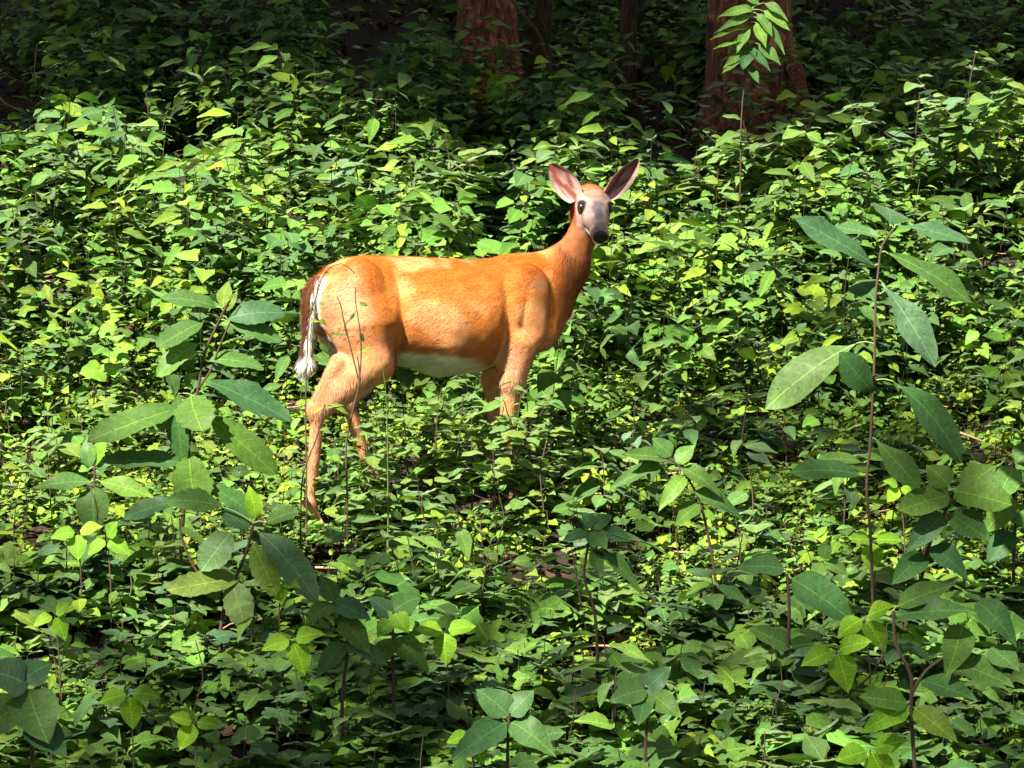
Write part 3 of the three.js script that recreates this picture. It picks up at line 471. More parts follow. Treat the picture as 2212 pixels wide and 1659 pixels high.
  console.log('deer', body.attributes.position.count, body.index.count / 3, hp.length / 9);
}
// ------------------------------------------------------------------ saplings told leaf by leaf
// leaves: [from X, Y, to X, Y, width, how far its face turns to the road 0..1, how far its tip comes forward (m), tone, shape]
function sapling(name, label, group, d, stem, r0, r1, leaves, seed, stemMat = MAT.stem, forks = []) {
  if (!d) { d = -groundSpot(...stem[stem.length - 1]).z - 0.02; if (d < 12) d *= 0.945; }
  const px = FOCAL / d, pts = stem.map(([X, Y, dz = 0]) => spot(X, Y, d - dz)), foot = pts[pts.length - 1], at = V(foot.x, ground(foot.x, foot.z), foot.z); pts.push(at.clone().add(V(0, -0.03, 0)));
  const o = thing(name, label, 'sapling', at, group), r = rng(seed * 7 + 1);
  part('stem', tube(pts.map((p) => p.clone().sub(at)).reverse(), r0, r1, 6, 4), stemMat, o);
  for (const f of forks) part('twig', tube(f.map(([X, Y, dz = 0]) => spot(X, Y, d - dz).sub(at)), r1 * 1.1, r1 * 0.6, 5, 4), stemMat, o);
  for (const [X0, Y0, X1, Y1, w, face, dz, key, kind = 'pawpaw'] of leaves) {
    const a = spot(X0, Y0, d), b = spot(X1, Y1, d - dz), dir = b.clone().sub(a), len = dir.length(), g = { pawpaw: 0.40, serrate: 0.42, lance: 0.34, ovate: 0.62, toothed: 0.66, heart: 0.86, round: 0.8, ivy: 1.1, tulip: 1.1 }[kind];
    addLeaf(o, kind, key, r, a.clone().sub(at), dir, V((r() - 0.5) * 0.3, 1 - face, face), len, w / px / (len * g));
    const near = pts.slice(0, -1).reduce((m, p) => p.distanceTo(a) < m.distanceTo(a) ? p : m, pts[0]); let q = near; for (let i = 0; i < pts.length - 1; i++) { const seg = new THREE.Line3(pts[i], pts[i + 1]), c = seg.closestPointToPoint(a, true, new THREE.Vector3()); if (c.distanceTo(a) < q.distanceTo(a)) q = c; }
    if (q.distanceTo(a) > 0.01 && q.distanceTo(a) < Math.min(0.12, len * 0.7)) part('petiole', tube([q.clone().sub(at), q.clone().lerp(a, 0.5).add(V(0, 0.006, 0)).sub(at), a.clone().sub(at)], r1 * 0.7, r1 * 0.6, 5, 2), MAT.green, o);
  }
  return o;
}
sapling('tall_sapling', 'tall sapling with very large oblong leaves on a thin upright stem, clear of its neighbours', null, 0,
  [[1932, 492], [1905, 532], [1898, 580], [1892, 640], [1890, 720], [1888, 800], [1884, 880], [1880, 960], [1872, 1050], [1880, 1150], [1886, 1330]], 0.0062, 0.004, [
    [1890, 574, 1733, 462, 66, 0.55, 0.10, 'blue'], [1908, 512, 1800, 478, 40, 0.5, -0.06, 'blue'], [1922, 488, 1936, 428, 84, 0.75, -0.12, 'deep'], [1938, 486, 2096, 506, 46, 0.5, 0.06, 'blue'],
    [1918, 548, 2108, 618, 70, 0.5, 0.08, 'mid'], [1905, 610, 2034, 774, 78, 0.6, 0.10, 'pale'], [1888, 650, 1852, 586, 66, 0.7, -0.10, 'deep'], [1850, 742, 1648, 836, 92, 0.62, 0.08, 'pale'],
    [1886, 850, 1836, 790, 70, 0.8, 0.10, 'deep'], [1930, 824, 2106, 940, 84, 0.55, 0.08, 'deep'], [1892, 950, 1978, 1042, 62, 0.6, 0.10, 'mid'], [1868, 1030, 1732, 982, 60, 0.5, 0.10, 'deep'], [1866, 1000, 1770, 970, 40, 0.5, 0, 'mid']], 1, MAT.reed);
sapling('toothed_sapling', 'double-stemmed sapling with long saw-edged dark leaves in whorls beside the deer\'s rump', null, 0,
  [[492, 655], [470, 700], [440, 770], [428, 840], [412, 920], [405, 1000], [398, 1090], [390, 1200]], 0.009, 0.004, [
    [482, 664, 484, 598, 34, 0.7, -0.03, 'sun', 'lance'], [490, 672, 512, 628, 20, 0.7, 0, 'sun', 'lance'], [492, 690, 592, 650, 58, 0.6, 0.05, 'blue', 'serrate'], [468, 664, 366, 620, 46, 0.5, 0.05, 'mid', 'serrate'], [440, 694, 338, 742, 56, 0.55, 0.08, 'mid', 'serrate'],
    [500, 702, 604, 722, 44, 0.5, 0.05, 'blue', 'serrate'], [428, 742, 332, 790, 50, 0.5, 0.06, 'mint', 'serrate'], [445, 780, 560, 758, 46, 0.5, 0.0, 'mint', 'serrate'],
    [412, 856, 420, 912, 84, 0.8, 0.14, 'mid', 'serrate'], [386, 882, 188, 940, 72, 0.55, 0.10, 'mid', 'serrate'], [446, 822, 630, 892, 70, 0.5, 0.04, 'deep', 'serrate'], [440, 850, 630, 896, 44, 0.3, -0.05, 'deep', 'serrate'], [452, 900, 592, 1010, 66, 0.55, 0.08, 'mid', 'serrate'],
    [398, 1000, 222, 985, 56, 0.45, 0.05, 'deep', 'serrate'], [408, 980, 416, 1092, 82, 0.7, 0.10, 'mid', 'serrate'], [385, 850, 378, 990, 50, 0.3, 0.06, 'deep', 'serrate'], [452, 1050, 552, 1100, 50, 0.5, 0.05, 'deep', 'serrate'], [380, 1085, 270, 1095, 48, 0.5, 0.05, 'blue', 'serrate']], 2, MAT.stem, [[[428, 840], [455, 800], [470, 760], [500, 690], [520, 660]]]);
sapling('leafy_seedling', 'small seedling with an upright bright blade amid spreading pale leaves', null, 0, [[205, 1000], [204, 1040], [202, 1120]], 0.006, 0.004, [
  [196, 1042, 72, 1030, 46, 0.55, 0.05, 'mint', 'lance'], [196, 1012, 178, 938, 36, 0.7, 0, 'blue', 'lance'], [216, 1040, 334, 1064, 48, 0.55, 0.05, 'mint', 'lance'], [204, 1052, 192, 1152, 76, 0.75, 0.08, 'mid', 'ovate'], [204, 1010, 220, 925, 30, 0.7, 0, 'lime', 'lance'], [212, 1020, 236, 980, 26, 0.6, 0, 'blue', 'lance']], 3);
sapling('ragged_sapling', 'sapling with ragged pale saw-edged leaves above the shadowed ivy', null, 0, [[548, 1130], [536, 1180], [505, 1260], [480, 1330]], 0.008, 0.005, [
  [480, 1095, 372, 1060, 56, 0.55, 0.05, 'mid', 'serrate'], [500, 1150, 442, 1215, 70, 0.7, 0.08, 'pale', 'serrate'], [560, 1150, 690, 1262, 72, 0.6, 0.08, 'pale', 'serrate'], [546, 1172, 596, 1282, 56, 0.7, 0.08, 'sun', 'serrate'], [520, 1250, 362, 1268, 58, 0.6, 0.08, 'olive', 'serrate'], [500, 1250, 530, 1352, 62, 0.75, 0.08, 'olive', 'serrate'],
  [552, 1120, 548, 1048, 40, 0.7, 0, 'lime', 'lance'], [540, 1140, 480, 1100, 50, 0.5, 0, 'blue', 'serrate'], [574, 1130, 640, 1095, 40, 0.5, 0, 'mid', 'serrate']], 4, MAT.stem, [[[505, 1260], [440, 1250], [392, 1160], [388, 1120]]]);
sapling('drooping_sapling', 'sapling with long limp grey-green leaves on the shady upper slope', null, 0, [[226, 268], [212, 310], [206, 380], [205, 450], [206, 530]], 0.009, 0.004, [
  [238, 256, 268, 332, 32, 0.6, 0.1, 'pale', 'lance'], [262, 292, 330, 330, 26, 0.6, 0.1, 'pale', 'lance'], [212, 300, 216, 384, 50, 0.7, 0.1, 'blue', 'lance'], [196, 350, 82, 376, 36, 0.5, 0.1, 'blue', 'lance'], [196, 330, 108, 346, 30, 0.5, 0, 'pale', 'lance'], [232, 352, 304, 388, 32, 0.6, 0.1, 'pale', 'lance'], [205, 270, 118, 262, 34, 0.45, 0, 'mid', 'lance'], [220, 262, 180, 225, 34, 0.5, 0, 'mid', 'lance'], [208, 400, 150, 440, 34, 0.5, 0.1, 'blue', 'lance'], [212, 400, 236, 470, 40, 0.6, 0.1, 'blue', 'lance']], 5);
sapling('heart_sapling', 'sapling holding one broad pale heart-shaped leaf above the slope', null, 0, [[470, 372], [474, 430], [476, 500]], 0.006, 0.004, [
  [468, 384, 482, 456, 66, 0.75, 0.06, 'pale', 'heart'], [452, 350, 405, 392, 36, 0.55, 0.1, 'sun', 'ovate'], [480, 345, 540, 380, 44, 0.5, 0.08, 'mint', 'ovate'], [484, 330, 520, 290, 40, 0.6, 0, 'sun', 'ovate'], [500, 380, 578, 410, 44, 0.55, 0.1, 'sun', 'ovate'], [462, 340, 420, 330, 30, 0.5, 0, 'sun', 'ovate'], [478, 350, 490, 300, 34, 0.6, 0, 'olive', 'ovate']], 6);
sapling('pale_sapling', 'sapling with drooping pale leaves standing before the bright bushes', null, 0, [[1648, 362], [1640, 430], [1634, 500], [1632, 560]], 0.008, 0.005, [
  [1650, 392, 1668, 470, 36, 0.7, 0.1, 'pale', 'lance'], [1640, 416, 1640, 476, 48, 0.8, 0.12, 'mint', 'ovate'], [1624, 440, 1558, 520, 40, 0.65, 0.1, 'mint', 'lance'], [1668, 462, 1748, 520, 40, 0.6, 0.1, 'pale', 'lance'], [1644, 500, 1700, 580, 38, 0.65, 0.1, 'pale', 'lance'], [1630, 490, 1560, 560, 40, 0.4, 0.1, 'deep', 'lance'], [1640, 380, 1600, 340, 36, 0.5, 0, 'sun', 'ovate'], [1652, 370, 1700, 340, 36, 0.5, 0, 'sun', 'ovate'], [1660, 400, 1720, 400, 40, 0.45, 0, 'sun', 'ovate'], [1634, 400, 1580, 400, 40, 0.45, 0, 'yellow', 'ovate']], 7);
sapling('lit_sapling', 'slender sapling with a sunlit fan of narrow leaves in front of the furrowed trunk', null, 15.15, [[1622, 20], [1618, 80], [1610, 160], [1602, 250], [1600, 340], [1598, 500]], 0.005, 0.0035, [
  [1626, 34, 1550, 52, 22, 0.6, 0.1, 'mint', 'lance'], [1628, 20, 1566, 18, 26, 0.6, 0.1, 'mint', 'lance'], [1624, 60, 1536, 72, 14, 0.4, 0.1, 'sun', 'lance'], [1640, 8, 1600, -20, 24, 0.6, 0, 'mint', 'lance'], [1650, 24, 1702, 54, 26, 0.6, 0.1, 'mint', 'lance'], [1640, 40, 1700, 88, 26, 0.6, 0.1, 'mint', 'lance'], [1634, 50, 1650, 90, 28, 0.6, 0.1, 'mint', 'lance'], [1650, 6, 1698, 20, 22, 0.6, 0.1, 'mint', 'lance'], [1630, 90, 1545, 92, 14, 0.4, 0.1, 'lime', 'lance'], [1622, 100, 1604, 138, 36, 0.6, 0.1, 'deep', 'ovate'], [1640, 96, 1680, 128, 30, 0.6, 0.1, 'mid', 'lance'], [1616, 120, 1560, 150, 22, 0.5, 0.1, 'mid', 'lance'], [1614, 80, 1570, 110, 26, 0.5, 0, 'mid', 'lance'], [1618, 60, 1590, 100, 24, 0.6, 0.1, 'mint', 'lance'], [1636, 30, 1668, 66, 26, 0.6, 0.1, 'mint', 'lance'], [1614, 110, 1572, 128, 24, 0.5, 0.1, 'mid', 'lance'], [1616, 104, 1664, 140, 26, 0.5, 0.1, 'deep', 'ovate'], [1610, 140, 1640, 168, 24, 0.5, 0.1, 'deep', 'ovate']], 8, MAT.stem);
sapling('wispy_sapling', 'wispy sapling with a hooked sunlit tip left of the furrowed trunk'.replace('left of', 'beside'), null, 0, [[1444, 155], [1456, 178], [1462, 210], [1456, 160], [1466, 240], [1470, 320]].filter((_, i) => i !== 3), 0.006, 0.003, [
  [1446, 158, 1470, 176, 10, 0.5, 0, 'sun', 'lance'], [1458, 182, 1492, 172, 14, 0.5, 0.05, 'mint', 'lance'], [1462, 204, 1430, 196, 14, 0.5, 0, 'sun', 'lance'], [1464, 206, 1496, 212, 14, 0.5, 0, 'sun', 'lance'], [1462, 250, 1500, 232, 22, 0.5, 0, 'mid', 'lance'], [1462, 250, 1424, 256, 22, 0.5, 0, 'mid', 'lance']], 9);
sapling('slope_sapling', 'sapling with a crown of bright oval leaves beside the stout reddish-brown trunk', null, 0, [[912, 44], [908, 100], [905, 190]], 0.006, 0.004, [
  [912, 50, 916, 28, 20, 0.8, 0, 'mint', 'ovate'], [908, 60, 872, 48, 22, 0.55, 0.05, 'mint', 'ovate'], [914, 60, 950, 62, 22, 0.5, 0.05, 'mint', 'ovate'], [906, 78, 858, 72, 24, 0.5, 0.05, 'mid', 'ovate'], [914, 80, 962, 88, 24, 0.5, 0.05, 'mint', 'ovate'], [908, 86, 894, 106, 24, 0.6, 0.1, 'mid', 'ovate'], [912, 92, 932, 118, 22, 0.6, 0.1, 'mint', 'ovate'], [905, 110, 868, 130, 40, 0.5, 0.1, 'blue', 'ovate']], 10);
sapling('spreading_sapling', 'low sapling with flat spreading leaves just above the rotten stump', null, 0, [[950, 148], [945, 190], [940, 250]], 0.006, 0.004, [
  [946, 158, 850, 150, 34, 0.5, 0.05, 'mid', 'lance'], [940, 164, 868, 176, 32, 0.5, 0.1, 'mid', 'lance'], [952, 160, 1012, 176, 34, 0.5, 0.1, 'mid', 'lance'], [956, 152, 1036, 196, 32, 0.5, 0.1, 'mint', 'lance'], [950, 156, 978, 130, 26, 0.55, 0, 'mint', 'lance'], [944, 150, 905, 120, 26, 0.55, 0, 'mid', 'lance'], [952, 170, 980, 195, 30, 0.6, 0.1, 'mint', 'lance'], [960, 150, 1022, 144, 24, 0.45, 0, 'mid', 'lance']], 11);
// the twiggy sapling in front of the hind leg
{
  const o = sapling('twiggy_sapling', 'nearly bare forked sapling with tiny yellow leaves across the deer\'s hind leg', null, 11.35, [[772, 770], [776, 800], [776, 830], [764, 880], [748, 960], [750, 1060]], 0.0045, 0.003, [
    [690, 690, 706, 700, 11, 0.7, 0, 'yellow', 'ovate'], [668, 692, 692, 694, 9, 0.6, 0, 'yellow', 'ovate'], [776, 655, 796, 660, 10, 0.7, 0, 'sun', 'ovate'], [758, 690, 766, 676, 10, 0.7, 0, 'mint', 'ovate'], [718, 726, 740, 720, 9, 0.6, 0, 'mint', 'ovate'], [740, 720, 752, 712, 8, 0.6, 0, 'sun', 'ovate'], [778, 718, 786, 740, 11, 0.6, 0, 'olive', 'ovate'], [780, 758, 798, 744, 10, 0.7, 0, 'yellow', 'ovate'], [690, 742, 714, 766, 14, 0.6, 0, 'mid', 'ovate'], [700, 660, 690, 650, 8, 0.6, 0, 'yellow', 'ovate']], 12, MAT.reed,
    [[[776, 826], [762, 770], [752, 730], [744, 705], [756, 690], [769, 672]], [[776, 826], [780, 770], [778, 720], [774, 690], [768, 650], [768, 620]], [[752, 730], [742, 690], [736, 660], [728, 640]]]);
  void o;
}
sapling('bare_sapling', 'bare dark twig rising along the deer\'s lower hind leg', null, 11.3, [[702, 872], [694, 905], [684, 945], [668, 985], [656, 1020], [650, 1080]], 0.004, 0.0025, [[698, 880, 672, 892, 10, 0.5, 0, 'yellow', 'lance'], [704, 880, 742, 870, 12, 0.5, 0, 'sun', 'lance'], [690, 930, 712, 922, 8, 0.5, 0, 'sun', 'lance'], [724, 880, 756, 892, 12, 0.5, 0, 'sun', 'lance']], 13, MAT.reed);
sapling('arching_twig', 'arching bare twig hooked over the deer\'s rump', null, 11.4, [[766, 590], [742, 570], [724, 572], [702, 588], [692, 612], [680, 650], [668, 690], [664, 760], [660, 880], [662, 1010]], 0.0035, 0.0022, [[700, 592, 712, 586, 8, 0.5, 0, 'olive', 'ovate'], [676, 672, 668, 660, 8, 0.5, 0, 'olive', 'ovate']], 14, MAT.reed);
// foreground saplings on the verge at the deer's head side
const verge = 'leafy saplings along the verge';
sapling('verge_sapling', 'sapling with a flat cluster of dark leaves on a long bare kinked stem', verge, 0, [[1280, 1135], [1270, 1180], [1262, 1250], [1282, 1310], [1290, 1400]], 0.007, 0.004, [[1270, 1150, 1216, 1165, 36, 0.45, 0.05, 'deep', 'ovate'], [1278, 1140, 1320, 1110, 40, 0.5, 0, 'deep', 'ovate'], [1290, 1146, 1370, 1160, 42, 0.5, 0.05, 'deep', 'ovate'], [1275, 1150, 1310, 1180, 44, 0.55, 0.08, 'deep', 'ovate'], [1285, 1140, 1260, 1105, 34, 0.5, 0, 'deep', 'ovate'], [1300, 1160, 1430, 1145, 20, 0.3, 0.05, 'blue', 'lance'], [1280, 1190, 1300, 1240, 32, 0.6, 0.08, 'mid', 'lance'], [1300, 1190, 1392, 1254, 34, 0.55, 0.08, 'mid', 'lance']], 15);
sapling('verge_sapling', 'sapling with layered grey-green oval leaves on dark paired stems', verge, 0, [[1440, 985], [1470, 1010], [1510, 1080], [1530, 1160], [1545, 1250]], 0.007, 0.004, [[1440, 990, 1350, 975, 44, 0.5, 0.08, 'mid', 'ovate'], [1430, 1005, 1320, 1030, 40, 0.5, 0.08, 'mid', 'ovate'], [1450, 985, 1410, 945, 44, 0.6, 0, 'blue', 'ovate'], [1460, 1000, 1500, 960, 40, 0.5, 0, 'mint', 'ovate'], [1470, 1010, 1556, 1040, 44, 0.5, 0.08, 'mid', 'ovate'], [1480, 1030, 1430, 1080, 40, 0.6, 0.1, 'mint', 'ovate'], [1500, 1060, 1600, 1090, 46, 0.5, 0.08, 'blue', 'ovate'], [1510, 1090, 1460, 1120, 40, 0.5, 0.08, 'mid', 'ovate']], 16, MAT.stem, [[[1545, 1250], [1580, 1330], [1590, 1400]]]);
sapling('verge_sapling', 'sapling with big soft leaves beneath the lime leaflets by the forked stem', verge, 0, [[1700, 1240], [1705, 1320], [1700, 1430]], 0.008, 0.005, [[1710, 1250, 1850, 1330, 90, 0.6, 0.08, 'deep', 'ovate'], [1695, 1230, 1600, 1205, 60, 0.5, 0.05, 'blue', 'ovate'], [1720, 1420, 1530, 1420, 70, 0.5, 0.05, 'mid', 'ovate'], [1710, 1400, 1620, 1350, 60, 0.5, 0, 'mid', 'ovate'], [1690, 1440, 1850, 1410, 74, 0.55, 0.08, 'pale', 'ovate'], [1710, 1430, 1840, 1500, 90, 0.6, 0.1, 'mid', 'toothed']], 17);
sapling('verge_sapling', 'forked dark-stemmed sapling with broad hanging leaves at the brink of the verge', verge, 0, [[1930, 1320], [1935, 1390], [1968, 1460], [1968, 1540], [1975, 1640], [1980, 1720]], 0.007, 0.005, [[1935, 1330, 2090, 1300, 66, 0.5, 0.1, 'deep', 'ovate'], [1940, 1310, 2060, 1250, 60, 0.5, 0, 'mid', 'ovate'], [2110, 1300, 2200, 1360, 70, 0.55, 0.1, 'deep', 'ovate'], [1990, 1470, 2110, 1500, 70, 0.5, 0.1, 'deep', 'ovate'], [2060, 1430, 2190, 1470, 76, 0.5, 0.1, 'mid', 'ovate'], [1960, 1520, 1860, 1500, 60, 0.55, 0.05, 'mint', 'ovate'], [1960, 1530, 1870, 1560, 58, 0.6, 0.1, 'lime', 'ovate'], [1975, 1530, 2060, 1590, 60, 0.55, 0.1, 'sun', 'ovate'], [2080, 1350, 2060, 1440, 70, 0.6, 0.1, 'mid', 'ovate'], [2140, 1400, 2200, 1440, 60, 0.6, 0.1, 'blue', 'ovate']], 18, MAT.stem, [[[1968, 1500], [2000, 1450], [2050, 1410], [2080, 1370]], [[1968, 1540], [2020, 1520], [2070, 1490]]]);
sapling('verge_sapling', 'sapling with pale rounded leaves bunched below the tall oblong-leaved one', verge, 0, [[2050, 1060], [2040, 1110], [2010, 1170], [1990, 1250], [1960, 1330]], 0.008, 0.005, [[2050, 1070, 1950, 1090, 70, 0.55, 0.1, 'mid', 'round'], [2060, 1060, 2180, 1080, 80, 0.6, 0.1, 'mid', 'round'], [2050, 1050, 2010, 1000, 60, 0.6, 0, 'mid', 'ovate'], [2080, 1060, 2150, 1000, 70, 0.6, 0, 'mid', 'ovate'], [2040, 1110, 1970, 1170, 60, 0.6, 0.1, 'blue', 'ovate'], [2050, 1110, 2140, 1160, 70, 0.6, 0.1, 'deep', 'ovate'], [2010, 1180, 2090, 1220, 60, 0.5, 0.1, 'deep', 'ovate'], [2000, 1200, 1930, 1240, 60, 0.5, 0.1, 'deep', 'ovate']], 19);
sapling('verge_sapling', 'sapling with one upright glossy leaf at the far end of the verge', verge, 0, [[2190, 1000], [2195, 1080], [2190, 1200]], 0.007, 0.005, [[2192, 1010, 2150, 1075, 60, 0.6, 0.1, 'mint', 'ovate'], [2195, 1000, 2240, 960, 60, 0.6, 0, 'mid', 'ovate'], [2190, 1080, 2130, 1130, 64, 0.6, 0.1, 'mid', 'ovate'], [2195, 1090, 2250, 1150, 70, 0.6, 0.1, 'mid', 'ovate'], [2188, 1150, 2140, 1200, 60, 0.5, 0.1, 'deep', 'ovate']], 20);
sapling('verge_sapling', 'single-stemmed sapling with three folded dark leaves near the pale stone', verge, 0, [[1100, 1540], [1098, 1580], [1096, 1680]], 0.007, 0.005, [[1098, 1545, 1040, 1480, 70, 0.6, 0, 'blue', 'ovate'], [1100, 1545, 1150, 1490, 60, 0.6, 0, 'blue', 'ovate'], [1094, 1560, 980, 1630, 66, 0.6, 0.1, 'deep', 'toothed'], [1104, 1560, 1190, 1600, 70, 0.55, 0.1, 'blue', 'ovate']], 21);
sapling('verge_sapling', 'sapling with a lopsided pair of blue-green leaves over bare soil', verge, 0, [[1390, 1480], [1400, 1520], [1395, 1600]], 0.007, 0.004, [[1396, 1490, 1320, 1500, 60, 0.6, 0.05, 'blue', 'ovate'], [1400, 1485, 1450, 1440, 60, 0.6, 0, 'blue', 'heart'], [1404, 1495, 1460, 1540, 54, 0.6, 0.1, 'mid', 'ovate'], [1396, 1500, 1380, 1560, 50, 0.6, 0.1, 'deep', 'ovate']], 22);
sapling('verge_sapling', 'low sapling with very broad pale leaves at the shadowed end of the verge', verge, 0, [[50, 1450], [60, 1520], [70, 1640]], 0.008, 0.006, [[60, 1480, -20, 1430, 90, 0.6, 0.1, 'pale', 'ovate'], [60, 1490, 90, 1590, 110, 0.6, 0.12, 'mid', 'ovate'], [50, 1470, 100, 1425, 70, 0.6, 0, 'blue', 'ovate'], [55, 1520, -60, 1570, 100, 0.55, 0.1, 'mid', 'ovate'], [66, 1560, 130, 1620, 80, 0.6, 0.1, 'deep', 'ovate']], 23);
sapling('verge_sapling', 'sapling with drooping olive leaves between the ivy and the lime leaflets', verge, 0, [[720, 1300], [740, 1340], [750, 1400], [740, 1500]], 0.007, 0.005, [[720, 1305, 660, 1330, 50, 0.5, 0.08, 'mid', 'ovate'], [725, 1300, 790, 1330, 52, 0.55, 0.08, 'blue', 'ovate'], [735, 1330, 790, 1400, 56, 0.6, 0.1, 'mid', 'lance'], [722, 1300, 700, 1240, 46, 0.6, 0, 'mid', 'ovate'], [745, 1390, 690, 1440, 50, 0.6, 0.1, 'deep', 'ovate'], [750, 1390, 830, 1420, 50, 0.5, 0.1, 'blue', 'ovate']], 24);
sapling('verge_sapling', 'sapling with notched mint leaves behind the paired lime leaflets', verge, 0, [[850, 1320], [848, 1400], [850, 1480]], 0.007, 0.004, [[850, 1330, 800, 1290, 50, 0.6, 0, 'blue', 'tulip'], [852, 1325, 880, 1360, 44, 0.6, 0.1, 'lime', 'ovate'], [846, 1340, 818, 1370, 40, 0.6, 0.1, 'lime', 'ovate'], [850, 1320, 900, 1280, 60, 0.6, 0, 'deep', 'ovate'], [850, 1380, 800, 1440, 50, 0.6, 0.1, 'mid', 'ovate'], [852, 1380, 920, 1420, 60, 0.5, 0.1, 'mid', 'ovate']], 25);

// ------------------------------------------------------------------ trifoliate vine shoots, pea green
function trifoliate(label, X, Y, d0, size0, roll, seed, key = 'lime') {
  const d = -groundSpot(X, Y + 120).z * 0.955, size = size0 * d / d0, r = rng(seed), top = spot(X, Y, d), at = V(top.x + 0.01, ground(top.x, top.z), top.z), o = thing('bean_shoot', label, 'vine shoot', at, 'three-leaved vine shoots'), h = top.clone().sub(at);
  part('stem', tube([V(0, -0.02, 0), V(0.02 * (r() - 0.5), h.y * 0.5, 0.01), h], 0.003, 0.002, 5, 4), MAT.reed, o);
  for (let k = 0; k < 3; k++) { const a = roll + (k - 1) * 1.75 + (r() - 0.5) * 0.3, dir = V(Math.sin(a), -Math.cos(a) * 0.8, 0.35 + 0.2 * r()), leaf = addLeaf(o, 'ovate', key, r, h.clone().addScaledVector(dir, size * 0.12), dir, V((r() - 0.5) * 0.5, 0.75, 0.75), size * (k === 1 ? 1.1 : 0.95), 1.25); void leaf; }
}
for (const [i, a] of [['vine shoot with three lime leaflets beneath the ragged sapling', 632, 1384, 8.4, 0.078, 0.4], ['vine shoot with a pair of large lime leaflets over dark soil', 962, 1362, 8.4, 0.075, 0.1], ['vine shoot with lime leaflets high beside the forked dark stem', 1868, 1335, 8.1, 0.080, 0.5], ['vine shoot with lime leaflets low beside the forked dark stem', 1806, 1405, 8.0, 0.085, 0.35], ['vine shoot with lime leaflets clasping the tall sapling\'s stem', 1886, 1168, 8.6, 0.070, 0], ['yellow-green vine shoot under the small seedling', 168, 1150, 8.6, 0.065, 0.2], ['bright vine shoot with hanging leaflets next to the yellow-green one', 232, 1165, 8.6, 0.060, 0.9],
  ['small vine shoot tucked under the pale ragged leaves', 604, 1256, 8.5, 0.052, -0.1], ['small lime vine shoot at the foot of the tall sapling', 1942, 1052, 8.8, 0.045, -0.6], ['mint vine shoot against the tall sapling\'s lower stem', 1778, 1212, 8.5, 0.060, 1.2], ['dim vine shoot over the low ivy', 118, 1330, 8.3, 0.055, 0.6], ['vine shoot with lime leaflets at the brink beside the low ivy', 280, 1500, 7.9, 0.070, 0.2], ['broad vine shoot at the brink below the folded dark leaves', 1020, 1590, 7.8, 0.06, 0.3], ['lime vine shoot at the brink under the forked sapling', 1880, 1620, 7.7, 0.085, 0.3], ['vine shoot with lime leaflets beside the broad pale leaves', 420, 1560, 7.9, 0.06, -0.3]].entries()) trifoliate(...a, 300 + i, i === 9 ? 'mint' : 'lime');

// ------------------------------------------------------------------ bushes and small plants grown from a few patterns
function grow(name, label, category, group, at, { h, n, kind, keys, len, twigs = 0, from = 0.4, lean = 0.15, seed, stem = MAT.stem, flat = 0 }) {
  const o = thing(name, label, category, at, group), r = rng(seed), tip = V((r() - 0.5) * lean * 2 * h, h, (r() - 0.5) * lean * h + 0.05 * h), main = [V(0, -0.03, 0), V(tip.x * 0.3, h * 0.4, tip.z * 0.2 + 0.02 * (r() - 0.5)), V(tip.x * 0.7, h * 0.75, tip.z * 0.6), tip];
  const rad = 0.002 + h * 0.006, limbs = [o], axes = [new THREE.CatmullRomCurve3(main)]; part('stem', tube(main, rad, rad * 0.4, 5, 3), stem, o);
  for (let k = 0; k < twigs; k++) { const t = 0.35 + 0.5 * k / twigs, p = axes[0].getPointAt(t), a = k * 2.4 + r(), L = h * (0.28 + 0.25 * r()), e = p.clone().add(V(Math.cos(a) * L, L * (0.3 + 0.5 * r()), Math.sin(a) * L)), pts = [p, p.clone().lerp(e, 0.5).add(V(0, -0.03 * h, 0)), e]; axes.push(new THREE.CatmullRomCurve3(pts)); limbs.push(part('twig', tube(pts, rad * 0.55, rad * 0.25, 4, 2), stem, o)); }
  for (let i = 0; i < n; i++) {
    const ax = axes[i % axes.length], last = i >= n - axes.length, t = last ? 1 : (i % axes.length ? 0.3 : from) + (1 - (i % axes.length ? 0.3 : from)) * r(), p = ax.getPointAt(t), a = i * 2.4 + r() * 0.9, el = last ? 0.6 - 0.5 * r() : 0.3 - 0.6 * r() - flat;
    const dir = V(Math.cos(a) * Math.cos(el), Math.sin(el), Math.sin(a) * Math.cos(el)), l = len * (0.65 + 0.6 * r()) * (last ? 0.75 : 1);
    addLeaf(limbs[i % axes.length], kind, pick(keys, r), r, p.clone().addScaledVector(dir, l * 0.12), dir, V((r() - 0.5) * 0.8, 1, (r() - 0.3) * 0.8), l, 0.9 + 0.3 * r());
  }
  return o;
}
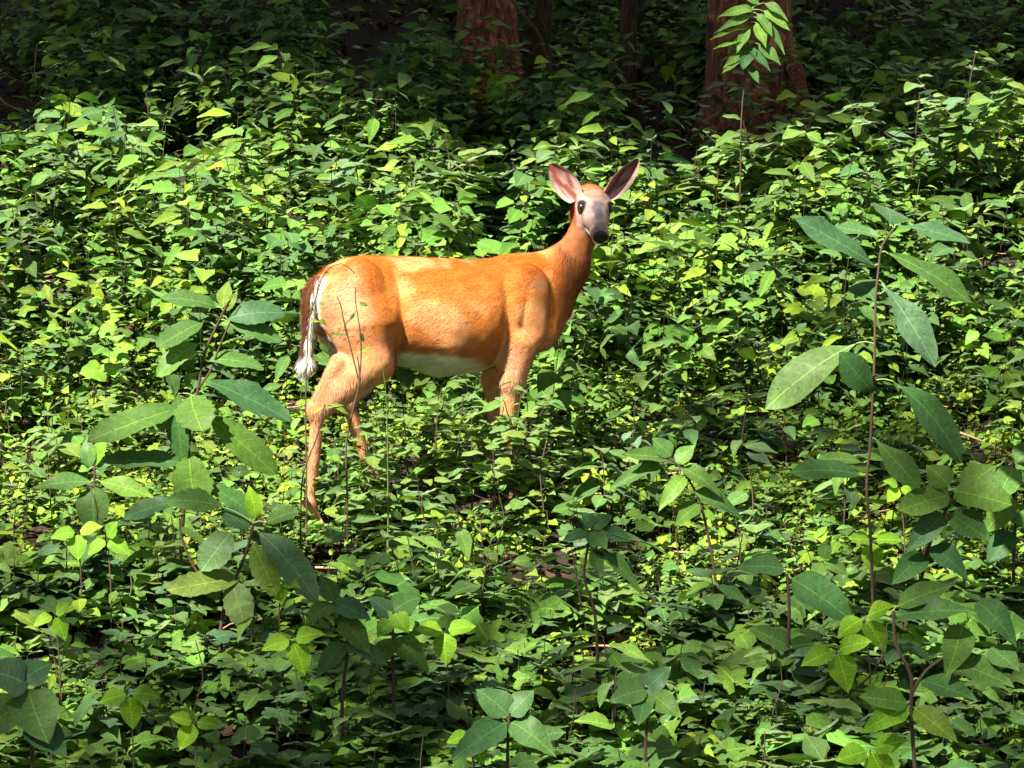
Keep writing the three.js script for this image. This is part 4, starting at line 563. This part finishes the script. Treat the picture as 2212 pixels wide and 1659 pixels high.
// bright bushes: behind the deer, and before the furrowed trunk
const lit = 'bright bushes up the slope';
const bushRng = rng(404);
for (const [X, Y, d, h, label] of [
  [1000, 545, 13.6, 0.46, 'bushy sapling standing up highest behind the deer\'s back'], [880, 560, 13.4, 0.34, 'bushy sapling over the middle of the deer\'s back'], [1085, 560, 13.5, 0.42, 'bushy sapling behind the deer\'s withers'], [1165, 545, 13.9, 0.40, 'bushy sapling behind the deer\'s neck'], [700, 520, 14.0, 0.36, 'bushy sapling above the deer\'s rump'], [600, 530, 13.8, 0.34, 'bushy sapling uphill of the deer\'s tail'], [790, 530, 14.1, 0.32, 'bushy sapling behind the deer\'s loins'], [520, 520, 14.0, 0.34, 'bushy sapling between the heart-leaved sapling and the deer'], [940, 560, 13.2, 0.28, 'low bushy sapling touching the line of the deer\'s back'],
  [1600, 470, 15.0, 0.40, 'bushy sapling at the foot of the furrowed trunk'], [1690, 460, 15.2, 0.48, 'bushy sapling under the leaning side stem'], [1760, 440, 15.6, 0.42, 'bushy sapling next to the leaning side stem'], [1480, 500, 14.6, 0.34, 'bushy sapling beside the deer\'s face'], [1540, 520, 14.2, 0.34, 'bushy sapling behind the drooping pale one'], [1850, 430, 15.8, 0.46, 'bushy sapling uphill of the tall oblong-leaved one'], [1960, 400, 16.0, 0.52, 'bushy sapling half way along the bright bank'], [2050, 390, 16.0, 0.60, 'tallest bushy sapling of the bright bank'], [2140, 420, 15.6, 0.50, 'bushy sapling near the end of the bright bank'], [2200, 460, 15.2, 0.44, 'bushy sapling at the end of the bright bank'], [1920, 470, 14.8, 0.32, 'low bushy sapling under the bright bank'], [2090, 500, 14.6, 0.32, 'low bushy sapling beside the large top leaf of the tall sapling'],
  [2035, 545, -1, 0.98, 'tallest bushy sapling, reaching up out of the bright bank'], [1955, 550, -1, 0.80, 'broad-leaved bush beside the tallest of the bright bank'], [2130, 545, -1, 0.82, 'broad-leaved bush on the far side of the tallest of the bright bank'], [1645, 535, -1, 0.66, 'broad-leaved bush before the furrowed trunk'], [1730, 530, -1, 0.62, 'broad-leaved bush before the leaning side stem'], [1470, 510, -1, 0.40, 'broad-leaved bush just beyond the deer\'s nose'], [1010, 545, -1, 0.52, 'broad-leaved bush cresting behind the deer\'s back'], [1105, 540, -1, 0.48, 'broad-leaved bush between the deer\'s back and neck'], [885, 545, -1, 0.36, 'broad-leaved bush low behind the deer\'s back'], [640, 440, -1, 0.44, 'broad-leaved bush uphill of the deer\'s rump'], [985, 230, 0, 0.42, 'bushy sapling against the stout trunk'], [1065, 260, 0, 0.36, 'bushy sapling at the foot of the stout trunk'],
  [330, 150, 0, 0.55, 'bushy sapling below the fallen stick'], [470, 80, 0, 0.6, 'bushy sapling beside the fallen stick'], [560, 170, 0, 0.5, 'bushy sapling uphill of the heart-leaved sapling'], [130, 190, 0, 0.5, 'bushy sapling uphill of the limp-leaved sapling'], [60, 330, 0, 0.45, 'bushy sapling downhill beyond the limp-leaved sapling'], [640, 260, 0, 0.42, 'bushy sapling between the heart-leaved sapling and the stump'], [760, 120, 0, 0.5, 'bushy sapling short of the stump'], [700, 380, 0, 0.5, 'wide bushy sapling over the deer\'s rump, uphill'], [840, 430, 0, 0.45, 'bushy sapling downhill of the stump'], [340, 440, 0, 0.45, 'bushy sapling between the limp-leaved and heart-leaved saplings'], [90, 560, 0, 0.4, 'bushy sapling on the open slope downhill of the limp-leaved one'], [300, 620, 0, 0.35, 'bushy sapling uphill of the saw-edged sapling'],
  [1900, 260, 0, 0.6, 'bushy sapling highest up the bright bank'], [2010, 230, 0, 0.8, 'tall bushy sapling crowning the bright bank'], [2150, 270, 0, 0.7, 'bushy sapling at the shaded top of the bright bank'], [1800, 330, 0, 0.5, 'bushy sapling uphill beside the leaning side stem'], [1660, 350, 0, 0.55, 'bushy sapling against the furrowed trunk'], [1560, 370, 0, 0.45, 'bushy sapling before the furrowed trunk, in its shade'], [1960, 560, 0, 0.4, 'bushy sapling behind the tall oblong-leaved one'], [1500, 420, 0, 0.4, 'bushy sapling uphill of the deer\'s face'], [1720, 560, 0, 0.4, 'bushy sapling between the tall and the drooping pale saplings'],
  [1430, 640, 13.0, 0.26, 'low bushy sapling in the dip before the deer\'s chest'], [1290, 660, 12.9, 0.30, 'bushy sapling close to the deer\'s throat'], [1240, 730, 12.7, 0.22, 'low bushy sapling close to the deer\'s chest'], [1370, 730, 12.5, 0.20, 'low bushy sapling on the open bank before the deer'], [1560, 640, 13.2, 0.24, 'low bushy sapling under the drooping pale one']]) {
  const p = groundSpot(X, Y + 30), tall = d < 0; p.y = ground(p.x, p.z);
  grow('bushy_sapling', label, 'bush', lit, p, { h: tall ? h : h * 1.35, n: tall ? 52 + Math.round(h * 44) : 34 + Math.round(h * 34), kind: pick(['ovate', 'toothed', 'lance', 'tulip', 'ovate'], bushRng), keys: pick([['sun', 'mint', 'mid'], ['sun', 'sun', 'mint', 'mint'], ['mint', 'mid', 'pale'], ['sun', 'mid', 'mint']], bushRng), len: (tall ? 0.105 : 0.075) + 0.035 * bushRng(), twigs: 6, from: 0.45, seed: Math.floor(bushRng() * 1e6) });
}
// small plants all over the slope: six kinds, each with its own pattern, copied over the ground
const KINDS = [
  ['ivy_plant', 'ivy plant with five-pointed leaves', 'ivy', { h: 0.16, n: 9, kind: 'ivy', keys: ['mid', 'deep', 'blue', 'mid'], len: 0.085, flat: 0.1, from: 0.3 }, 46, [8.6, 11]],
  ['oval_seedling', 'seedling with plain oval leaves', 'seedling', { h: 0.24, n: 9, kind: 'ovate', keys: ['mid', 'mint', 'blue', 'deep'], len: 0.10, from: 0.45 }, 62, [8.6, 20]],
  ['toothed_seedling', 'seedling with toothed pointed leaves', 'seedling', { h: 0.20, n: 10, kind: 'toothed', keys: ['mid', 'sun', 'mint'], len: 0.085, from: 0.4 }, 60, [9, 20]],
  ['round_leaf_plant', 'plant with small rounded leaves', 'plant', { h: 0.11, n: 8, kind: 'round', keys: ['sun', 'mint', 'yellow', 'sun'], len: 0.055, from: 0.25 }, 66, [9, 15]],
  ['narrow_leaf_plant', 'plant with narrow drooping leaves', 'plant', { h: 0.28, n: 10, kind: 'lance', keys: ['mid', 'mint', 'pale'], len: 0.12, from: 0.35 }, 44, [9, 20]],
  ['notched_leaf_seedling', 'seedling with three-notched leaves', 'seedling', { h: 0.18, n: 7, kind: 'tulip', keys: ['mid', 'mint', 'sun', 'blue'], len: 0.085, from: 0.4 }, 40, [8.6, 18]],
];
// how high plants in front of the deer may reach, so that she shows as in the photograph
function hides(p, h) {
  if (p.z < -11.75) return false; const [X, Y] = seenAt(V(p.x, p.y + h, p.z)), m = 20;
  if (X > 635 - m && X < 745 + m) return Y < (X < 700 ? 1060 : 930); if (X > 745 && X < 1035) return Y < 840; if (X >= 1020 && X < 1120) return Y < 895; return false;
}
const patches = (x, z) => N(x * 0.8, z * 0.8, 40);
const LANDMARKS = [['the deer', deerAt.x, deerAt.z], ...[...scene.children].filter((o) => /^(tall|toothed|ragged|drooping|heart|pale)_sapling$|^(broad|forked)_tree$|^rotten_stump$/.test(o.name)).map((o) => [{ tall_sapling: 'the tall oblong-leaved sapling', toothed_sapling: 'the saw-edged sapling', ragged_sapling: 'the ragged sapling', drooping_sapling: 'the limp-leaved sapling', heart_sapling: 'the heart-leaved sapling', pale_sapling: 'the drooping pale sapling', broad_tree: 'the stout trunk', forked_tree: 'the furrowed trunk', rotten_stump: 'the stump' }[o.name], o.position.x, o.position.z])];
function whereabouts(p) {   // which landmark it grows by, and on which side of it the slope puts it
  let best = null, far = 1e9; for (const m of LANDMARKS) { const d = Math.hypot(p.x - m[1], p.z - m[2]); if (d < far) { far = d; best = m; } }
  const dz = p.z - best[2]; return (Math.abs(dz) < 0.45 ? 'level with ' : dz < 0 ? 'uphill of ' : 'downhill of ') + best[0];
}
for (const [k, [name, label, category, how, count, [d0, d1]]] of KINDS.entries()) {
  const r = rng(900 + k), made = []; let n = 0, tries = 0;
  while (n < count && tries++ < 4000) {
    const X = -60 + r() * 2330, Y = 20 + 1720 * Math.pow(r(), 0.9), p = groundSpot(X, Y); if (-p.z < d0 || -p.z > d1) continue;
    const s = 0.75 + 0.6 * r(); if (hides(p, how.h * s * 1.1)) continue; if (N(p.x * 1.1, p.z * 1.1, 20 + 9 * k) < -0.12) continue;
    p.y = ground(p.x, p.z);
    if (made.length < 8) { const o = grow(name, label, category, 'small plants: ' + label, p, { ...how, seed: 7000 + k * 100 + n }); o.scale.setScalar(s); o.userData.label = (s > 1.12 ? 'tall ' : s < 0.92 ? 'stunted ' : '') + label + ' ' + whereabouts(p); made.push(o); }
    else { const o = made[Math.floor(r() * made.length)].clone(); o.name = numbered(name); o.position.copy(p); o.rotation.set(0.15 * r(), r() * 6.28, 0); o.scale.setScalar(s); o.userData.label = (s > 1.12 ? 'tall ' : s < 0.92 ? 'stunted ' : '') + label + ' ' + whereabouts(p); scene.add(o); }
    n++;
  }
}
// plants close in front of the deer's legs
for (const [X, Y, d, h, kind, label] of [[1052, 0, 11.45, 0.27, 'ovate', 'seedling hiding the deer\'s front feet'], [1090, 0, 11.5, 0.29, 'toothed', 'toothed seedling grown up around the deer\'s near front leg'], [1118, 0, 11.4, 0.25, 'ovate', 'oval-leaved seedling just ahead of the deer\'s front leg'], [1020, 0, 11.5, 0.28, 'heart', 'heart-leaved seedling behind the deer\'s near elbow'], [1072, 0, 11.3, 0.22, 'round', 'round-leaved seedling below the deer\'s front knee'], [980, 0, 11.5, 0.30, 'toothed', 'toothed seedling under the middle of the deer\'s belly'], [935, 0, 11.5, 0.31, 'ovate', 'oval-leaved seedling under the deer\'s belly'], [885, 0, 11.55, 0.29, 'heart', 'heart-leaved seedling under the back of the deer\'s belly'], [845, 0, 11.5, 0.27, 'ovate', 'oval-leaved seedling beside the deer\'s stifle'], [795, 0, 11.4, 0.20, 'toothed', 'toothed seedling over the deer\'s far hind foot'], [765, 0, 11.4, 0.17, 'ovate', 'oval-leaved seedling between the deer\'s hind feet'], [1150, 0, 11.6, 0.28, 'tulip', 'notch-leaved seedling below the deer\'s chest']]) {
  const p = spot(X, 1000, d + 0.35); p.y = ground(p.x, p.z); void Y;
  grow('leg_seedling', label, 'seedling', 'seedlings round the deer\'s legs', p, { h: h * 1.7, n: 40, kind, keys: ['sun', 'mint', 'mint', 'sun'], len: 0.066, twigs: 4, from: 0.3, seed: 5000 + X });
}
// arching grass blades
for (const [i, [label, pts, d]] of [['grass blade bent like a hook above the low ivy', [[262, 1392], [270, 1320], [284, 1270], [278, 1236], [262, 1228]], 8.3], ['pale grass blade arching low over the dark ivy', [[305, 1510], [340, 1485], [375, 1458], [410, 1452]], 8.1], ['thin grass blade leaning against the small vine shoot', [[975, 1245], [940, 1180], [905, 1150]], 8.8], ['thin pale grass blade standing before the deer\'s belly', [[838, 1010], [836, 900], [832, 830], [822, 770]], 11.2], ['short grass blade leaning on the open soil', [[1560, 1350], [1540, 1290], [1525, 1250]], 8.5]].entries()) {
  const dd = d > 10 ? d : -groundSpot(...pts[0]).z, p = pts.map(([X, Y]) => spot(X, Y, dd)), at = V(p[0].x, ground(p[0].x, p[0].z), p[0].z), o = thing('grass_blade', label, 'grass blade', at); part('blade', tube([at.clone().add(V(0, -0.02, 0)), ...p].map((q) => q.clone().sub(at)), 0.004, 0.0012, 4, 4), i > 3 ? MAT.green : tones.mint[1], o);
}
// ------------------------------------------------------------------ ground cover and leaf litter: past counting
{
  const r = rng(1234), sprig = (kind, n, h, len, seed, seg) => {
    const q = rng(seed), parts = [], shape = () => LEAF[kind] && !SHAPES[kind] ? pick(LEAF[kind], q) : leafShape(kind, { ovate: 0.66, round: 0.8, lance: 0.4, heart: 0.85 }[kind], { n: seg, fold: 0.25, curl: 0.3, seed: Math.floor(q() * 99) });
    for (let i = 0; i < n; i++) { const m = new THREE.Mesh(), a = i * 2.4 + q(), t = (i + 0.6) / n, el = 0.45 - 0.85 * q(), dir = V(Math.cos(a) * Math.cos(el), Math.sin(el), Math.sin(a) * Math.cos(el)), l = len * (0.4 + 1.0 * q()); setLeaf(m, V(Math.cos(a) * 0.3 * len, h * (0.35 + 0.65 * t), Math.sin(a) * 0.3 * len), dir, V((q() - 0.5) * 1.0, 1, (q() - 0.5) * 1.0), l, 0.9 + 0.3 * q()); m.updateMatrix(); const lf = shape().clone().applyMatrix4(m.matrix), f = 0.6 + 0.75 * q(), ye = q(); lf.setAttribute('color', new THREE.Float32BufferAttribute(Array.from({ length: lf.attributes.position.count }, () => [f * (0.82 + 0.26 * ye), f, f * (1.2 - 0.5 * ye)]).flat(), 3)); parts.push(lf); }
    const st = tube([V(0, -0.03, 0), V(0.01 * (q() - 0.5), h * 0.5, 0.01), V(0, h, 0)], 0.0022, 0.0012, 3, 1); st.setAttribute('color', new THREE.Float32BufferAttribute(Array.from({ length: st.attributes.position.count }, () => [0.5, 0.25, 0.3]).flat(), 3)); parts.push(st); return mergeGeometries(parts);
  };
  const cover = new THREE.Group(); cover.name = 'undergrowth'; cover.userData = { kind: 'stuff', label: 'dense low green ground cover spread over the whole slope', category: 'undergrowth' }; scene.add(cover);
  const mat = new THREE.MeshPhysicalMaterial({ map: veins, vertexColors: true, roughness: 0.85, transmission: 0.28, thickness: 0, specularIntensity: 0.4, clearcoat: 0.1, clearcoatRoughness: 0.42, side: THREE.DoubleSide });
  const PAL = [[0.088, 0.195, 0.018], [0.050, 0.130, 0.016], [0.222, 0.345, 0.020], [0.155, 0.320, 0.036], [0.072, 0.165, 0.036], [0.330, 0.410, 0.028], [0.150, 0.170, 0.028]];
  // [shape, leaves, height, leaf length, how many, nearest, farthest]
  const SMALL = [2, 2, 2, 5, 5, 3, 0, 6, 2], MIXED = [0, 0, 2, 3, 3, 4, 2, 1], UPPER = [3, 3, 0, 4, 0, 4, 2], VERGE = [0, 0, 1, 4, 0, 3];
  const BARE = [[1560, 1330, 0.26], [1620, 1420, 0.2], [1290, 1050, 0.24], [1420, 900, 0.2], [820, 1010, 0.2], [760, 1230, 0.18], [440, 1400, 0.18], [1700, 1010, 0.22], [130, 740, 0.18], [1120, 1250, 0.18], [1000, 1130, 0.16], [250, 880, 0.18], [1330, 700, 0.2], [1560, 780, 0.2], [1250, 1480, 0.16], [60, 1180, 0.16], [560, 900, 0.18]].map(([X, Y, br]) => { const p = groundSpot(X, Y); return [p.x, p.z, br]; });
  const types = [['round', 8, 0.06, 0.025, 6300, 9.8, 14.5, SMALL], ['ovate', 8, 0.08, 0.030, 5400, 9.8, 15, SMALL], ['toothed', 8, 0.13, 0.042, 1500, 9, 15, MIXED], ['lance', 8, 0.16, 0.055, 1000, 9, 16, MIXED], ['tulip', 7, 0.12, 0.045, 1200, 9, 16, MIXED], ['heart', 6, 0.12, 0.050, 800, 9, 16, MIXED], ['ivy', 6, 0.11, 0.084, 1300, 8.0, 11, VERGE], ['ovate', 6, 0.12, 0.070, 750, 8.0, 11, VERGE], ['tulip', 5, 0.14, 0.085, 650, 8.0, 11, VERGE], ['round', 7, 0.06, 0.030, 1800, 8.0, 10.2, SMALL],
    ['ovate', 8, 0.13, 0.050, 1900, 12.5, 18, UPPER], ['ovate', 14, 0.42, 0.080, 1050, 12.5, 18, UPPER], ['lance', 14, 0.48, 0.095, 760, 12.5, 18, UPPER], ['toothed', 13, 0.36, 0.076, 860, 12.5, 18, UPPER], ['tulip', 11, 0.32, 0.070, 690, 12.5, 18, UPPER],
    ['ovate', 16, 0.30, 0.056, 2400, 17.5, 32, UPPER], ['heart', 14, 0.38, 0.056, 1800, 17.5, 32, UPPER], ['toothed', 16, 0.46, 0.060, 1500, 17.5, 32, UPPER]];
  for (const [t, [kind, n, h, len, count, d0, d1, mixOf]] of types.entries()) for (let v = 0; v < 2; v++) {
    const im = solid(new THREE.InstancedMesh(sprig(kind, n, h, len, t * 10 + v, kind === 'ivy' ? 6 : 4), mat, Math.floor(count / 2))), o = new THREE.Object3D(), col = new THREE.Color(); let i = 0, tries = 0;
    while (i < im.count && tries++ < im.count * 6) {
      const d = Math.sqrt(lerp(d0 * d0, d1 * d1, r())), half = 0.165 * d + 1.3, x = (2 * r() - 1) * half, z = -d, p = V(x, ground(x, z), z), s = 0.65 + 0.75 * r();
      if (r() < 0.62 && BARE.some(([bx, bz, br]) => Math.hypot(x - bx, (z - bz) * 0.7) < br * (1 + 0.9 * N(x * 5, z * 5, 12)))) continue; if (mixOf === UPPER && d < 15.2 && r() > smooth(12.3, 15.2, d)) continue; if (d > 14 && N(x * 1.15, z * 1.15, 77) < -0.11 + 0.14 * r()) continue; if (N(x * 1.5 + t * 9, z * 1.5, v * 3) < (d < 10.6 ? 0.11 : -0.04) + 0.25 * r()) continue; if (hides(p, h * s + 0.02)) continue;
      o.position.copy(p); o.rotation.set(0.16 + (r() - 0.5) * 0.6, r() * 6.28, (r() - 0.5) * 0.5); o.scale.setScalar(s); o.updateMatrix(); im.setMatrixAt(i, o.matrix);
      const c = PAL[pick(mixOf, r)], f = 1.05 + 0.55 * r(); im.setColorAt(i, col.setRGB(c[0] * f, c[1] * f, c[2] * f)); i++;
    }
    im.count = i; im.name = 'sprigs'; cover.add(im);
  }
  // thin dead stalks standing among the leaves
  const stalks = new THREE.Group(); stalks.name = 'dead_stalks'; stalks.userData = { kind: 'stuff', label: 'thin dark dead stalks standing and leaning among the leaves', category: 'stalks' }; scene.add(stalks);
  for (let k = 0; k < 4; k++) {
    const im = solid(new THREE.InstancedMesh(tube([V(0, -0.04, 0), V(0.03 * k - 0.04, 0.35, 0.02), V(0.05 - 0.05 * k, 0.7, -0.02), V(0.14 * (r() - 0.5), 1, 0.06)], 0.011, 0.004, 4, 3), k % 2 ? MAT.reed : MAT.stem, 190)), o = new THREE.Object3D(); let i = 0;
    while (i < im.count) { const d = Math.sqrt(lerp(49, 19 * 19, r())), x = (2 * r() - 1) * (0.165 * d + 1.3), h = 0.10 + 0.28 * r() * r() + 0.12 * r(), p = V(x, ground(x, -d), -d); if (hides(p, h)) continue; o.position.copy(p); o.rotation.set((r() - 0.5) * 0.9, r() * 6.28, (r() - 0.5) * 0.9); o.scale.set(h * 0.7 + 0.1, h, h * 0.7 + 0.1); o.updateMatrix(); im.setMatrixAt(i++, o.matrix); }
    im.name = 'stalks'; stalks.add(im);
  }
  // twigs lying on the soil
  const twigs = new THREE.Group(); twigs.name = 'fallen_twigs'; twigs.userData = { kind: 'stuff', label: 'thin brown twigs lying on the soil between the plants', category: 'twigs' }; scene.add(twigs);
  { const im = solid(new THREE.InstancedMesh(tube([V(-0.5, 0, 0), V(-0.1, 0.05, 0.03), V(0.2, 0.02, -0.04), V(0.5, 0.06, 0.02)], 0.02, 0.008, 4, 3), MAT.dry, 420)), o = new THREE.Object3D(); for (let i = 0; i < im.count; i++) { const d = Math.sqrt(lerp(64, 18 * 18, r())), x = (2 * r() - 1) * (0.165 * d + 1.3), l = 0.15 + 0.3 * r(); o.position.set(x, ground(x, -d) + 0.02 + 0.03 * r(), -d); o.rotation.set(0.2, r() * 6.28, (r() - 0.5) * 0.5); o.scale.set(l, 0.25, 0.25); o.updateMatrix(); im.setMatrixAt(i, o.matrix); } im.name = 'twigs'; twigs.add(im); }
  const litter = new THREE.Group(); litter.name = 'leaf_litter'; litter.userData = { kind: 'stuff', label: 'dead brown leaves lying between the plants', category: 'leaf litter' }; scene.add(litter);
  const dead = new THREE.MeshStandardMaterial({ map: veins, roughness: 0.95, side: THREE.DoubleSide });
  for (const [k, g] of [leafShape('ovate', 0.55, { n: 5, fold: 0.4, curl: -0.3, seed: 41 }), leafShape('oblong', 0.45, { n: 6, fold: -0.3, curl: 0.5, wave: 0.06, seed: 42 }), lobedShape(5, 0.4, { curl: -0.6, seed: 43 })].entries()) {
    const im = solid(new THREE.InstancedMesh(g, dead, 3500)), o = new THREE.Object3D(), col = new THREE.Color();
    for (let i = 0; i < im.count; i++) { const d = Math.sqrt(lerp(49, 26 * 26, r())), x = (2 * r() - 1) * (0.165 * d + 1.3); o.position.set(x, ground(x, -d) + 0.012 + 0.02 * r(), -d); o.rotation.set((r() - 0.5) * 0.9, r() * 6.28, (r() - 0.5) * 0.9); o.scale.setScalar(0.05 + 0.05 * r()); o.updateMatrix(); im.setMatrixAt(i, o.matrix); const c = pick([[0.085, 0.034, 0.018], [0.12, 0.055, 0.028], [0.05, 0.022, 0.012], [0.17, 0.10, 0.055], [0.10, 0.028, 0.017]], r); im.setColorAt(i, col.setRGB(...c)); }
    im.name = 'dead_leaves'; litter.add(im); void k;
  }
}
renderer.render(scene, camera);
